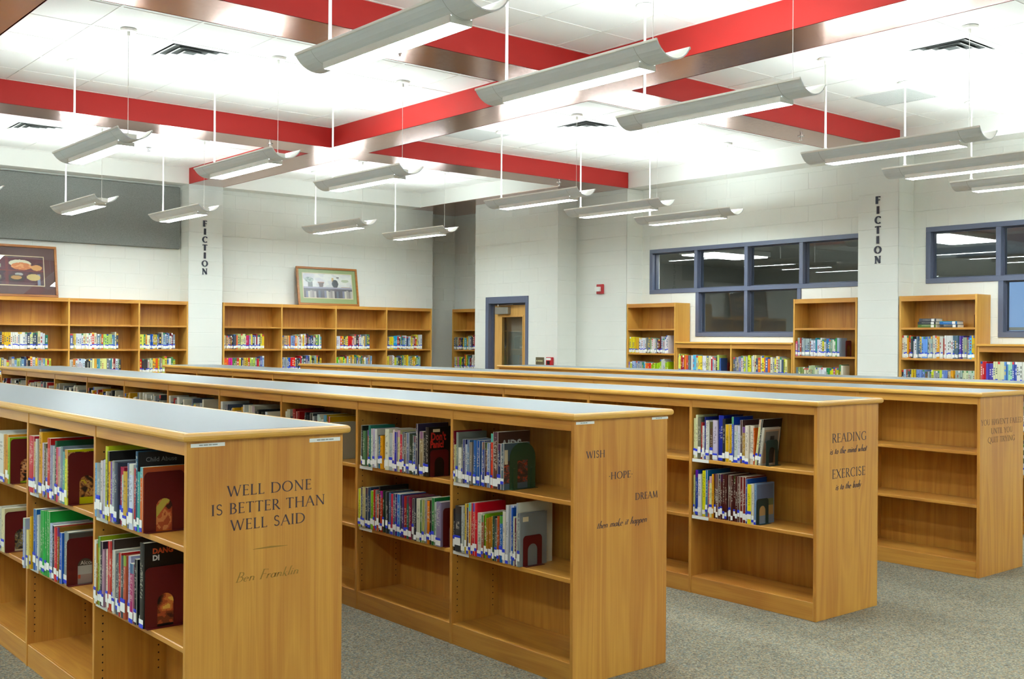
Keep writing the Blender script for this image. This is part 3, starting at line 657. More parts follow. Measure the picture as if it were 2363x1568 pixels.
# acoustic panel on the wall
MBp = thing('acoustic_panel', (4.6, YW, 2.81), 'long grey fabric acoustic panel high on the block wall', 'wall panel')
for x0, x1 in ((2.0, 6.25),): MB().rbox(x0, x1, YW - .055, YW - .001, 2.815, 3.69, .008).build('panel', 'acoustic_grey', MBp)

# FICTION lettering running down two columns
def fiction(pl, loc, lab):
    t = thing('wall_lettering', loc, lab, 'sign', 'FICTION signs')
    for k, ch in enumerate('FICTION'):
        zb = 3.139 - k * .1132; w = {'I': .034, 'O': .086, 'N': .080, 'C': .074, 'T': .070, 'F': .062}[ch]
        write('letter', ch, (lambda u, v, d, zb=zb, w=w: pl(u - w / 2, zb + v, d)), w, .080, 'letter_navy', t, .008, 2.15)
fiction(lambda u, v, d: (6.515 + u, YP - d, v), (6.515, YP, 2.46), 'dark navy FICTION lettering down the column between tall bookcases')
fiction(lambda u, v, d: (XP - d, 6.77 - u, v), (XP, 6.77, 2.46), 'dark navy FICTION lettering down the column between windows')

# ------------------------------------------------------------------ pendant lights
def arc_pts(r_in, n=12):
    hw, sag = .135, .082; Rr = (hw * hw + sag * sag) / (2 * sag); a = math.asin(hw / Rr)
    return [((Rr + r_in) * math.sin(-a + 2 * a * i / n), .16 - sag + Rr - (Rr + r_in) * math.cos(-a + 2 * a * i / n)) for i in range(n + 1)]
HL = .775
def pendant_meshes():
    pr = arc_pts(0) + arc_pts(-.007)[::-1]
    shell = MB(); n = 13; k = 2 * n
    for y in (-HL, -HL + .17, HL - .17, HL):
        for (x, z) in pr: shell.v.append((x, y, z + 2.99))
    for s_ in range(3):
        for i in range(k): j = (i + 1) % k; shell.f.append((s_*k+i, s_*k+j, (s_+1)*k+j, (s_+1)*k+i)); shell.m.append(1 if (n - 1 < i < k - 1) else 0); shell.c.append(None)
    for base in (0, 3 * k):
        for i in range(n - 1): shell.f.append((base+i, base+i+1, base+k-2-i, base+k-1-i)); shell.m.append(0); shell.c.append(None)
    sh = shell.mesh('shell', ['fixture_shell', 'fixture_white'])
    seam = MB()
    for y in (-HL + .17, HL - .17):
        for i in range(12):
            a, b = arc_pts(.001)[i], arc_pts(.001)[i + 1]
            seam.face([(a[0], y - .001, a[1] + 2.99), (b[0], y - .001, b[1] + 2.99), (b[0], y + .001, b[1] + 2.99), (a[0], y + .001, a[1] + 2.99)])
    lit_rims = [MB().rbox(x - .006, x + .006, -HL - .001, HL + .001, 3.142, 3.157, .002).mesh('rim', 'fixture_white') for x in (-.133, .133)]  # white strips painting in the bright line of light along the shell edges
    box = MB(); z0, z1 = 3.046, 3.078; w = .066; ll = .585
    box.box(-w, -w + .004, -ll, ll, z0, z1 + .01).box(w - .004, w, -ll, ll, z0, z1 + .01).box(-w, w, -ll, -ll + .004, z0, z1).box(-w, w, ll - .004, ll, z0, z1)
    lens = MB().box(-w + .004, w - .004, -ll + .004, ll - .004, z0 + .002, z0 + .008)
    tubes = []
    for x in (-.048, .048): tubes.append(MB().tube((x, -.60, 3.118), (x, .60, 3.118), .013, 8).mesh('lamp_tube', 'tube_light'))
    holders = MB().box(-.07, .07, -.012, .012, 3.09, 3.135)
    rod = MB().tube((0, .625, 3.085), (0, .625, ZC), .0095, 8).tube((0, .625, 3.15), (0, .625, 3.19), .016, 8)
    wire = MB().tube((0, -.625, 3.085), (0, -.625, ZC), .0022, 6).tube((0, -.625, 3.10), (0, -.625, 3.14), .007, 6)
    can = MB().tube((0, 0, ZC - .018), (0, 0, ZC), .062, 16).tube((0, 0, ZC - .05), (0, 0, ZC - .018), .012, 8)
    return dict(lit_rims=lit_rims, shell=sh, seam=seam.mesh('seam', 'mark_grey', fix=False), lens_frame=box.mesh('lens_frame', 'fixture_white'), lens=lens.mesh('lens', 'lens_light'), tubes=tubes,
                lamp_holder=holders.mesh('lamp_holder', 'white_plastic'), rod=rod.mesh('stem', 'fixture_white', True), wire=wire.mesh('cable', 'fixture_white'), can=can.mesh('canopy', 'fixture_white'))
PM = pendant_meshes()
def pendant(x, y, label, group):
    t = thing('pendant_light', (x, y, 0), label, 'light', group)
    for n in ('shell', 'lens_frame', 'lens'): obj(n, PM[n], t, local=True)
    for q in (-.615, .615): obj('lamp_holder', PM['lamp_holder'], t, (0, q, 0), True)
    o = obj('seam', PM['seam'], t, local=True)
    for me in PM['lit_rims']: obj('rim', me, t, local=True)
    for me in PM['tubes']: obj('lamp_tube', me, t, local=True)
    obj('stem', PM['rod'], t, local=True); obj('cable', PM['wire'], t, local=True)
    obj('canopy', PM['can'], t, (0, .625, 0), True); obj('canopy', PM['can'], t, (0, -.625, 0), True)
PX = [3.09, 4.37, 5.64, 7.85, 9.10, 10.33]
ROWS = {4.66: 'near row', 8.95: 'middle row', 13.0: "far row"}
ORD = ['first', 'second', 'third', 'fourth', 'fifth', 'sixth']
for y, rn in ROWS.items():
    xs = PX if y < 12 else [4.30, 5.52, 7.75, 9.11]
    for k, x in enumerate(xs):
        pendant(x, y, f'curved grey pendant light with lit lens, {ORD[k]} in the {rn} towards the windows', 'pendant lights over the bookcases')
for x, y in [(x, .37) for x in (-1.2, .1) + tuple(PX)] + [(x, y) for x in (-1.2, .1) for y in ROWS] + [(3.09, 13.0)]:  # unseen pendants continuing the rows, added to light the room evenly
    pendant(x, y, 'curved grey pendant light beyond the edge of the photograph', 'pendant lights out of the picture')
# ------------------------------------------------------------------ island bookcases
BAY, DEP, TH_P = 0.914, 0.62, 0.021
Z_TOP, Z_APR, Z_KICK = 1.20, 1.150, 0.104
SHELF_Z = (0.483, 0.834)
ROW = {'A': (1.536, 3.570, 10), 'B': (3.328, 3.533, 10), 'C': (5.162, 3.516, 10), 'D': (6.977, 3.496, 10), 'E': (8.865, 3.526, 8)}
ROWLAB = {'A': 'low oak island bookcase with WELL DONE IS BETTER lettering on its end panel', 'B': 'low oak island bookcase with WISH HOPE DREAM lettering on its end panel',
          'C': 'low oak island bookcase with READING and EXERCISE lettering on its end panel', 'D': 'low oak island bookcase with YOU HAVENT FAILED lettering on its end panel',
          'E': 'low oak island bookcase behind the others before the window wall'}
TOPLAB = {'A': 'grey laminate top with oak edging on the WELL DONE bookcase', 'B': 'grey laminate top with oak edging on the WISH HOPE DREAM bookcase',
          'C': 'grey laminate top with oak edging on the READING EXERCISE bookcase', 'D': 'grey laminate top with oak edging on the HAVENT FAILED bookcase',
          'E': 'grey laminate top with oak edging on the bookcase before the window wall'}
IN = BAY - TH_P
def bay_meshes():
    h = DEP / 2
    d = {}
    d['apron'] = MB().rbox(.003, .021, 0, IN, Z_APR, Z_TOP, .0015).mesh('apron', 'oak_y')
    d['kick_board'] = MB().rbox(.004, .022, 0, IN, 0, Z_KICK - .001, .0015).mesh('kick_board', 'oak_y')
    d['bottom_shelf'] = MB().box(.016, h - .006, 0, IN, Z_KICK - .02, Z_KICK).mesh('bottom_shelf', 'oak_y')
    d['shelf'] = MB().rbox(.007, h - .008, .001, IN - .001, -.022, 0, .003).mesh('shelf', 'oak_y')
    d['back_panel'] = MB().box(h - .005, h + .005, 0, IN, Z_KICK - .02, Z_TOP - .002).mesh('back_panel', 'oak_z')
    for k in ('apron', 'kick_board', 'bottom_shelf', 'shelf'):
        m = d[k].copy(); m.transform(Matrix.Rotation(math.pi, 4, 'Z')); m.transform(Matrix.Translation((DEP, IN, 0))); d[k + '_b'] = m
    e = MB().rbox(0, DEP, 0, TH_P, 0, Z_TOP, .0015).mesh('end_panel', 'oak_z'); d['end_panel'] = e
    v = MB().rbox(0, DEP, -TH_P / 2, TH_P / 2, 0, Z_TOP, .0015); d['divider'] = v.mesh('divider', ['oak_z'])
    holes = MB()
    for x in (.035, .27):
        for k in range(30):
            z = .16 + k * .032
            if any(abs(z - s) < .03 for s in SHELF_Z): continue
            holes.face([(x + .0035 * math.cos(a * math.pi / 4), -TH_P / 2 - .0004, z + .0035 * math.sin(a * math.pi / 4)) for a in range(8)])
    d['pin_holes'] = holes.mesh('pin_holes', 'hole_dark', fix=False)
    return d
BM = bay_meshes()
SHELF = {}
ENDP = {}
NOS = [(-.004, 0), (.013, 0), (.0185, .004), (.021, .011), (.021, .019), (.0185, .026), (.013, .030), (-.012, .030), (-.012, .012)]
def top_of(x0, x1, y0, y1, z, label, group):
    t = thing('bookcase_top', ((x0 + x1) / 2, (y0 + y1) / 2, z), label, 'countertop', group)
    MB().box(x0 + .0121, x1 - .0121, y0 + .0121, y1 - .0121, z, z + .0305).build('laminate', 'laminate', t)
    C4 = [(x0, y0, -1, -1), (x1, y0, 1, -1), (x1, y1, 1, 1), (x0, y1, -1, 1)]
    for i in range(4):
        a, b = C4[i], C4[(i + 1) % 4]; m = MB(); n = len(NOS)
        for (cx, cy, sx, sy) in (a, b):
            for o, zz in NOS: m.v.append((cx + sx * o, cy + sy * o, z + zz))
        for k in range(n):
            j = (k + 1) % n; m.f.append((k, j, n + j, n + k)); m.m.append(0); m.c.append(None)
        m.f += [tuple(range(n)), tuple(range(n, 2 * n))]; m.m += [0, 0]; m.c += [None, None]
        o = m.build('nosing', 'nosing_x' if i % 2 == 0 else 'nosing_y', t, smooth=False)
    return t
for r, (x0, y0, nb) in ROW.items():
    t = thing('island_bookcase', (x0 + DEP / 2, y0 + nb * BAY / 2, 0), ROWLAB[r], 'bookcase', 'island bookcases')
    ENDP[r] = obj('end_panel', BM['end_panel'], t, (x0, y0, 0)); obj('end_panel', BM['end_panel'], t, (x0, y0 + nb * BAY - TH_P, 0))
    for k in range(1, nb):
        obj('divider', BM['divider'], t, (x0, y0 + k * BAY, 0))
        if r in 'AB' and k < 4: o = obj('pin_holes', BM['pin_holes'], t, (x0, y0 + k * BAY, 0)); o['kind'] = 'stuff'
    for k in range(nb):
        ya = y0 + k * BAY + (TH_P if k == 0 else TH_P / 2)
        for n in ('apron', 'kick_board', 'bottom_shelf'):
            obj(n, BM[n], t, (x0, ya, 0)); obj(n, BM[n + '_b'], t, (x0, ya, 0))
        obj('back_panel', BM['back_panel'], t, (x0, ya, 0))
        for i, z in enumerate(SHELF_Z):
            SHELF[r, k, i] = obj('shelf', BM['shelf'], t, (x0, ya, z)); obj('shelf', BM['shelf_b'], t, (x0, ya, z))
    top_of(x0, x0 + DEP, y0, y0 + nb * BAY, Z_TOP, TOPLAB[r], 'tops of the island bookcases')

# quotations on the end panels
def on_panel(r, u0, z0):
    y = ROW[r][1]; return lambda u, v, d: (u0 + u, y - d, z0 + v)
def quote(r, text, xa, xb, z, h, mat='vinyl_dark', shear=0.0, gap=.07, bold=1.0):
    for o in write('lettering', text, on_panel(r, xa, z), xb - xa, h, mat, ENDP[r], .0007, bold, shear, gap):
        o.matrix_parent_inverse = Matrix.Translation((-ROW[r][0], -ROW[r][1], 0))
quote('A', 'WELL DONE', 1.686, 2.022, .998, .0375); quote('A', 'IS BETTER THAN', 1.626, 2.080, .936, .0375); quote('A', 'WELL SAID', 1.699, 1.996, .876, .0375)
quote('A', 'Ben Franklin', 1.718, 1.968, .690, .034, 'vinyl_olive', .3, .03, .75)
quote('B', 'WISH', 3.405, 3.523, 1.024, .032, bold=1.1); quote('B', '.HOPE.', 3.548, 3.708, .918, .032, bold=1.1); quote('B', 'DREAM', 3.726, 3.881, .808, .032, bold=1.1)
quote('B', 'then make it happen', 3.473, 3.804, .698, .036, 'vinyl_dark', .4, .03, 1.0)
quote('C', 'READING', 5.308, 5.657, .990, .050); quote('C', 'is to the mind what', 5.287, 5.657, .925, .042, 'vinyl_dark', .35, .03, 1.3)
quote('C', 'EXERCISE', 5.310, 5.647, .786, .051); quote('C', 'is to the body', 5.344, 5.600, .720, .042, 'vinyl_dark', .35, .03, 1.3)
quote('D', "YOU HAVEN'T FAILED", 6.990, 7.580, 1.010, .038, 'vinyl_brown'); quote('D', 'UNTIL YOU', 7.128, 7.434, .949, .038, 'vinyl_brown'); quote('D', 'QUIT TRYING', 7.083, 7.472, .890, .038, 'vinyl_brown')
fl = MB(); y_ = ROW['A'][1] - .0006
fl.face([(1.785, y_, .800), (1.845, y_, .7985), (1.855, y_, .805), (1.787, y_, .8015)]); fl.face([(1.845, y_, .7985), (1.924, y_, .799), (1.924, y_, .8005), (1.855, y_, .805)])
o = fl.build('flourish', 'vinyl_olive', ENDP['A'], fix=False); o.matrix_parent_inverse = Matrix.Translation((-ROW['A'][0], -ROW['A'][1], 0))
def sticker(r, xa, xb, za, zb, nw):
    y = ROW[r][1]; m = MB().box(xa, xb, y - .0009, y, za, zb); h = zb - za
    x = xa + (xb - xa) * .24
    for k in range(nw):
        w = (xb - xa) * (.11, .13, .09, .15)[k % 4]; m.box(x, x + w, y - .0012, y - .0009, za + h * .36, zb - h * .32, 1); x += w + (xb - xa) * .02
    o = m.build('shelf_range_label', ['label_white', 'mark_grey'], ENDP[r]); o.matrix_parent_inverse = Matrix.Translation((-ROW[r][0], -ROW[r][1], 0))
sticker('A', 1.550, 1.676, 1.179, 1.192, 4); sticker('A', 2.012, 2.143, 1.172, 1.186, 4); sticker('B', 3.339, 3.453, 1.180, 1.192, 3); sticker('B', 3.837, 3.951, 1.182, 1.193, 3)

# ------------------------------------------------------------------ wall bookcases
def wall_case(facing, plane, cuts, top, shelves, rail, label, group, has_top=False, kick=.1, depth=.30):
    """single-faced case; cuts are the upright positions along the wall"""
    u0, u1 = cuts[0], cuts[-1]
    loc = ((u0 + u1) / 2, plane + depth / 2, 0) if facing == '-y' else (plane + depth / 2, (u0 + u1) / 2, 0)
    t = thing('wall_bookcase', loc, label, 'bookcase', group)
    def bx(mb, a, b, d0, d1, z0, z1, c=.0015):
        return mb.rbox(a, b, plane + d0, plane + d1, z0, z1, c) if facing == '-y' else mb.rbox(plane + d0, plane + d1, a, b, z0, z1, c)
    g = 'oak_x' if facing == '-y' else 'oak_y'; w = .022; zt = top - (.025 if has_top else 0)
    for i, c in enumerate(cuts):
        a, b = (c, c + w) if i == 0 else ((c - w, c) if i == len(cuts) - 1 else (c - w / 2, c + w / 2))
        bx(MB(), a, b, 0, depth, 0, zt).build('upright', 'oak_edge', t)
    for i in range(len(cuts) - 1):
        a = cuts[i] + (w if i == 0 else w / 2); b = cuts[i + 1] - (w if i == len(cuts) - 2 else w / 2)
        bx(MB(), a, b, .002, .02, zt - rail, zt - .001).build('top_rail', g, t)
        bx(MB(), a, b, .02, depth - .01, zt - .03, zt - .01).build('top_board', g, t)
        bx(MB(), a, b, depth - .01, depth - .004, 0, zt - .001, .001).build('back_panel', 'oak_z', t)
        bx(MB(), a, b, .004, .02, 0, kick - .022).build('kick_board', g, t)
        for z in list(shelves) + [kick]: bx(MB(), a, b, .004, depth - .011, z - .024, z, .003).build('shelf', g, t)
    if has_top: bx(MB(), u0, u1, -.02, depth, zt, top, .006).build('top', g.replace('oak', 'nosing'), t)
    return t
YBK = 14.556
TALL = (1.725, 1.398, 1.07, .745, .42)
SEC1 = [2.79, 3.718, 4.648, 5.577, 6.271]; SEC2 = [6.795, 7.728, 8.655, 9.586, 10.471]
wall_case('-y', YBK, SEC1, 2.068, TALL, .05, 'tall oak wall bookcase under the grey acoustic panel', 'tall wall bookcases')
wall_case('-y', YBK, SEC2, 2.068, TALL, .05, 'tall oak wall bookcase carrying the green-matted framed print', 'tall wall bookcases')
TALLR = (1.725, 1.387, 1.06, .74, .42); XBK = XP
wall_case('-x', XBK, [9.806, 10.715], 2.078, TALLR, .055, 'tall narrow oak bookcase beside the window, next to the red strobe', 'tall narrow bookcases')
wall_case('-x', XBK, [7.035, 7.910], 2.078, TALLR, .055, 'tall narrow oak bookcase between the long window and FICTION column', 'tall narrow bookcases')
wall_case('-x', XBK, [5.605, 6.500], 2.078, TALLR, .06, 'tall narrow oak bookcase with lying books on its top shelf', 'tall narrow bookcases')
wall_case('-x', XBK, [13.86, 14.84], 2.075, TALLR, .055, 'tall oak bookcase in the alcove beside the door block', 'tall narrow bookcases')
wall_case('-x', XBK, [7.915, 8.86, 9.80], 1.549, (1.115, .78, .44), .06, 'low oak bookcase under the long window between two tall ones', 'low wall bookcases', True)
wall_case('-x', XBK, [3.70, 4.65, 5.60], 1.549, (1.115, .78, .44), .06, 'low oak bookcase under the window at the edge of view', 'low wall bookcases', True)

# ------------------------------------------------------------------ books on the island shelves, in order from the divider to the bookend
# (row, bay, shelf height, gap after the divider, [(thickness mm, height mm, colour)])
BOOKS = {
'Au0':('A',0,0.834,0.030,[(24,216,'8ab8e0'),(46,219,'9aa0a0'),(21,231,'d8d0d0'),(19,236,'c8c8e0'),(32,291,'b8c040'),(13,274,'101010'),(16,235,'f0b830'),(21,236,'8868a8'),(29,241,'a8b0b8'),(34,239,'404858'),(37,223,'a83850'),(24,196,'c0d0e0'),(39,212,'d0b068'),(20,247,'707890'),(41,246,'d8e0f0'),(19,232,'c86060'),(21,298,'104868'),(23,224,'60a8a0'),(24,243,'e07030')]),
'Al0':('A',0,0.483,0.031,[(25,255,'d8d8d0'),(17,243,'a07830'),(18,275,'90b020'),(27,258,'302838'),(21,229,'b090a0'),(17,219,'d0d0c8'),(22,235,'d8c8b8'),(13,271,'e02030'),(31,272,'c05850'),(16,283,'3a3028'),(27,245,'c8c8c0'),(25,234,'304050'),(14,236,'8a8a88'),(21,245,'c02828'),(28,237,'405058'),(24,242,'c07868'),(17,241,'d83030'),(24,247,'b8b8d8'),(37,223,'a82868'),(26,244,'101418'),(29,257,'181818'),(41,315,'101010')]),
'Au1':('A',1,0.834,0.051,[(74,262,'c83040'),(24,238,'b89868'),(25,253,'c8c8c0'),(32,302,'505860'),(45,289,'d8a040'),(25,243,'b8a8c0'),(26,242,'4a3828'),(26,222,'909088'),(42,270,'c03838'),(36,241,'a0a0b8'),(23,240,'b8b8b0'),(22,265,'205038'),(23,239,'c83858'),(26,241,'c0a890'),(30,246,'8890a0'),(34,227,'70a898'),(33,238,'e0e050')]),
'Al1':('A',1,0.483,0.061,[(27,230,'b0b8d0'),(25,179,'e8dca0'),(18,242,'e0b040'),(41,279,'3868b8'),(21,256,'d8dcd8'),(32,279,'30a048'),(36,284,'2c9c44'),(38,287,'34a44c'),(25,289,'2a9642'),(39,293,'2fa047'),(42,244,'c0c8e0'),(32,239,'202040'),(38,238,'d02830'),(24,241,'806030'),(28,221,'3060c0'),(55,229,'8a9490')]),
'Au2':('A',2,0.834,0.232,[(63,199,'d0c8b0'),(52,211,'405070'),(51,229,'e0e0d8'),(41,218,'902828'),(39,249,'e8e8e0'),(79,239,'e4e4dc'),(24,238,'d8b080'),(38,239,'e0a060'),(24,227,'98c040')]),
'Al2':('A',2,0.483,0.266,[(52,169,'385878'),(51,193,'d8d0b0'),(51,189,'a03030'),(50,213,'e0d8b8'),(37,221,'c8c8b8'),(49,216,'e4dcb4')]),
'Bu1':('B',1,0.834,0.023,[(33,228,'8890a0'),(11,227,'202820'),(31,200,'587858'),(26,205,'c83838'),(21,234,'407868'),(24,217,'d0d8c8'),(21,219,'b8b0c8'),(21,218,'e0e0d8'),(17,184,'585840'),(21,179,'4878a0'),(25,185,'e8a020'),(27,203,'c8a830'),(35,226,'e8e8d0'),(35,206,'b8c0c0'),(18,228,'e8d8d0'),(24,216,'2018a0'),(26,226,'d8d0a8'),(26,206,'c83040'),(18,220,'404858'),(18,215,'504038'),(27,219,'8088a0'),(31,215,'283828'),(16,211,'607068'),(21,206,'405878'),(16,274,'403850'),(16,222,'708848'),(34,235,'988868'),(15,228,'282420'),(30,260,'181410')]),
'Bl1':('B',1,0.483,0.021,[(28,216,'d8d840'),(20,226,'404860'),(25,229,'c0b488'),(27,229,'283848'),(27,232,'2c4058'),(32,217,'80b048'),(17,227,'c03028'),(17,226,'808080'),(20,205,'c85038'),(14,251,'181818'),(24,227,'b83828'),(19,230,'183020'),(24,227,'384860'),(19,229,'202428'),(23,227,'586880'),(23,222,'c82840'),(23,227,'384858'),(14,223,'483878'),(30,229,'4080c8'),(16,226,'203038'),(23,228,'504070'),(27,226,'a04848'),(20,226,'386858'),(27,227,'802840'),(20,222,'303440'),(26,227,'282c38'),(35,226,'d0d0b8'),(17,223,'386830'),(21,226,'a0a860'),(17,225,'a8a0a0'),(30,224,'e08030'),(13,228,'181818'),(25,246,'207838'),(19,226,'c0d0c0'),(43,231,'9088a0')]),
'Bu0':('B',0,0.834,0.012,[(9,258,'902030'),(13,189,'d0c890'),(18,253,'909890'),(28,177,'e8e8d8'),(9,196,'787870'),(22,221,'404878'),(21,197,'c0c8d0'),(17,221,'6888a8'),(17,211,'a0988c'),(15,221,'502828'),(22,223,'5070a8'),(26,223,'4060a0'),(22,224,'384888'),(22,219,'405090'),(18,218,'705040'),(23,218,'8090b0'),(17,266,'e05040'),(40,275,'584038'),(27,220,'283058'),(24,224,'80a8c8')]),
'Bl0':('B',0,0.483,0.017,[(16,213,'181820'),(49,231,'303438'),(16,231,'b8c0c0'),(15,200,'a8b4b4'),(15,249,'d8b830'),(16,232,'403050'),(19,258,'d89830'),(17,259,'d02028'),(17,261,'c81c28'),(18,263,'e02030'),(35,217,'d8d8c8'),(17,210,'984838'),(17,217,'78a848'),(19,199,'a87848'),(22,206,'b07848'),(11,214,'c89838'),(15,216,'284838'),(18,205,'1a3a38'),(18,219,'b85838'),(25,224,'2868b8'),(21,249,'e0d8c8'),(21,281,'d0d0d0'),(25,282,'b8c0d8'),(11,274,'3858a8'),(14,234,'d8d8b8'),(10,228,'602038'),(8,301,'d8d8c8'),(19,252,'b0b8b8')]),
'Cu0':('C',0,0.834,0.005,[(19,248,'e0e0b0'),(16,269,'e4e4b8'),(24,255,'707060'),(10,226,'c83028'),(19,205,'e0e0d8'),(9,260,'303880'),(28,240,'d8d8d0'),(25,231,'604838'),(37,243,'d0c8d8'),(40,275,'404898'),(21,257,'202020'),(31,225,'e0b020'),(18,224,'f0c030'),(13,273,'2048c0'),(29,224,'d0d8d0'),(18,223,'d8d8e8'),(17,257,'503838'),(21,218,'b89860'),(26,227,'e8e0d0'),(32,229,'e4dccc'),(10,216,'d87858'),(16,268,'e8e8a8'),(13,272,'181818'),(14,223,'d8d4c8')]),
'Cl0':('C',0,0.483,0.008,[(12,247,'c8c890'),(22,279,'2040a0'),(26,256,'e0e0e0'),(25,279,'e0e030'),(18,285,'4878b0'),(17,223,'d02828'),(24,250,'e0e0b0'),(15,266,'e0a030'),(17,270,'4a1815'),(17,271,'4a1815'),(17,271,'4a1815'),(17,271,'4a1815'),(16,271,'4a1815'),(16,271,'4a1815'),(16,272,'4a1815'),(16,272,'4a1815'),(16,272,'4a1815'),(16,272,'4a1815'),(16,272,'4a1815'),(16,272,'4a1815'),(22,271,'702020'),(22,271,'7a2420'),(11,263,'3050a0'),(31,233,'e8e040'),(17,235,'e8e0d0'),(14,241,'90a8c8')]),
}
NAMES = [('white', 'e0e0d8'), ('cream', 'e0d8b0'), ('pale grey', 'b4bab8'), ('grey', '848a8c'), ('black', '16171a'), ('navy', '2c3858'), ('blue', '3c66b4'), ('pale blue', '98b8dc'),
         ('red', 'c83034'), ('maroon', '5c1c1c'), ('pink', 'b84070'), ('orange', 'e08434'), ('yellow', 'e0cc38'), ('tan', 'b8925c'), ('brown', '5a4430'), ('olive', '8c9050'),
         ('lime green', '98bc40'), ('green', '30984a'), ('dark green', '274a38'), ('teal', '509488'), ('purple', '6a5090'), ('lilac', 'b4a8c4'), ('slate', '505a68')]
def colour_name(h):
    c = [int(h[i:i+2], 16) for i in (0, 2, 4)]
    return min(NAMES, key=lambda n: sum((int(n[1][i*2:i*2+2], 16) - c[i]) ** 2 for i in range(3)))[0]
ORDN = ('first second third fourth fifth sixth seventh eighth ninth tenth eleventh twelfth thirteenth fourteenth fifteenth sixteenth seventeenth eighteenth nineteenth twentieth '
        'twenty-first twenty-second twenty-third twenty-fourth twenty-fifth twenty-sixth twenty-seventh twenty-eighth twenty-ninth thirtieth thirty-first thirty-second thirty-third thirty-fourth thirty-fifth thirty-sixth').split()
def book(loc, t, h, d, hexc, label, group, rng, sticker=True, rot=(0, 0, 0), hard=None):
    """spine at local x=0 facing -x, covers at y=0 and y=-t"""
    r = thing('book', loc, label, 'book', group, rot)
    hard = rng.random() < .55 if hard is None else hard; c = min(.0028, t * .18) if hard else .0012; ov = .003 if hard else 0
    m = MB(); b = min(.004, t * .3)
    prof = [(0.0015, -b), (0, -t * .3), (0, -t * .7), (0.0015, -t + b), (b, -t), (d, -t), (d, -t + c), (c + .002, -t + c), (c + .002, -c), (d, -c), (d, 0), (b, 0)]
    m.prism(prof, 'z', 0, h)
    o = m.build('cover', 'book_cover', r, local=True); o.color = lin(hexc)
    MB().box(c + .001, d - ov, -t + c, -c, ov, h - ov).build('pages', 'paper', r, local=True)
    if sticker:
        z0 = .006 + rng.random() * .03; hh = .022 + rng.random() * .018; e = .0006; wv = max(.004, t - 2 * e)
        MB().box(-e, .0006, -t + (t - wv) / 2, -(t - wv) / 2, z0, z0 + hh).build('call_number_label', 'call_label', r, local=True)
        if rng.random() < .72:
            up = rng.random() < .6; z1 = z0 + hh + .001 if up else z0 + .001; z2 = z1 + .010 + rng.random() * .008
            if not up: z1, z2 = z0 - .006, z0 + .009
            MB().box(-e * 1.6, .0005, -t + (t - wv) / 2, -(t - wv) / 2, z1, z2).build('colour_tape', 'tape_blue', r, local=True)
    return r
def art(name, parent, x0, x1, z0, z1, y, fn, n=(44, 52)):
    """flat printed picture on a cover, as small coloured cells"""
    m = MB(); nx, nz = n
    for i in range(nx):
        for j in range(nz):
            u, v = (i + .5) / nx, (j + .5) / nz; c = fn(u, v)
            if c is None: continue
            m.face([(x0 + (x1-x0)*i/nx, y, z0 + (z1-z0)*j/nz), (x0 + (x1-x0)*(i+1)/nx, y, z0 + (z1-z0)*j/nz), (x0 + (x1-x0)*(i+1)/nx, y, z0 + (z1-z0)*(j+1)/nz), (x0 + (x1-x0)*i/nx, y, z0 + (z1-z0)*(j+1)/nz)], 0, c if len(c) == 4 else (*c, 1))
    return m.build(name, 'printed', parent, fix=False, local=True)
from mathutils import noise as MN
def blot(cols, sx, sz, seed, warp=1.5):
    cl = [lin(c) for c in cols]
    def fn(u, v):
        a = MN.noise(Vector((u * sx + seed, v * sz, seed * .7))); b = MN.noise(Vector((u * sx * 2.3, v * sz * 2.3 + seed, 3.1)))
        k = (a + .45 * b) * warp * .5 + .5; return cl[max(0, min(len(cl) - 1, int(k * len(cl))))]
    return fn
def bookend(loc, w, h, style, mat, label, group='metal bookends'):
    """bent sheet plate with an arched cut-out and a foot; plate faces -y at local y=0"""
    t = thing('bookend', loc, label, 'bookend', group); rc = .02 if style != 'arch' else w * .46
    cr, ch = (w * .2, h * .55) if style != 'arch' else (w * .2, h * .62)
    if style == 'small': cr, ch = w * .26, h * .72
    out = [(0, 0), (0, h - rc)] + [(rc - rc * math.cos(a * math.pi / 12), h - rc + rc * math.sin(a * math.pi / 12)) for a in range(1, 6)]
    out += [(w - rc + rc * math.sin(a * math.pi / 12), h - rc + rc * math.cos(a * math.pi / 12)) for a in range(0, 6)] + [(w, h - rc), (w, 0)]
    cx = w * .5
    inner = [(cx + cr, 0)]
    if style == 'arch': inner += [(cx + cr, ch), (cx - cr, ch)]
    else: inner += [(cx + cr * math.cos(a * math.pi / 10), ch - cr + cr * math.sin(a * math.pi / 10)) for a in range(0, 11)]
    inner += [(cx - cr, 0)]
    MB().prism(out + inner, 'y', -.0015, 0).build('plate', mat, t, local=True)
    MB().box(0, w, -.024, 0, .0002, .0018).build('foot', mat, t, local=True)
    if style == 'arch':
        for x in (w * .16, w * .84): MB().box(x - .006, x + .006, -.006, -.0014, .0018, h * .45).build('rib', mat, t, local=True)
    return t
BAYLAB = {('A', 0): 'end bay, WELL DONE bookcase', ('A', 1): 'second bay, WELL DONE bookcase', ('A', 2): 'third bay, WELL DONE bookcase', ('B', 0): 'end bay, HOPE DREAM bookcase', ('B', 1): 'second bay, HOPE DREAM bookcase',
          ('B', 2): 'third bay, HOPE DREAM bookcase', ('B', 3): 'fourth bay, HOPE DREAM bookcase', ('C', 0): 'end bay, READING bookcase'}
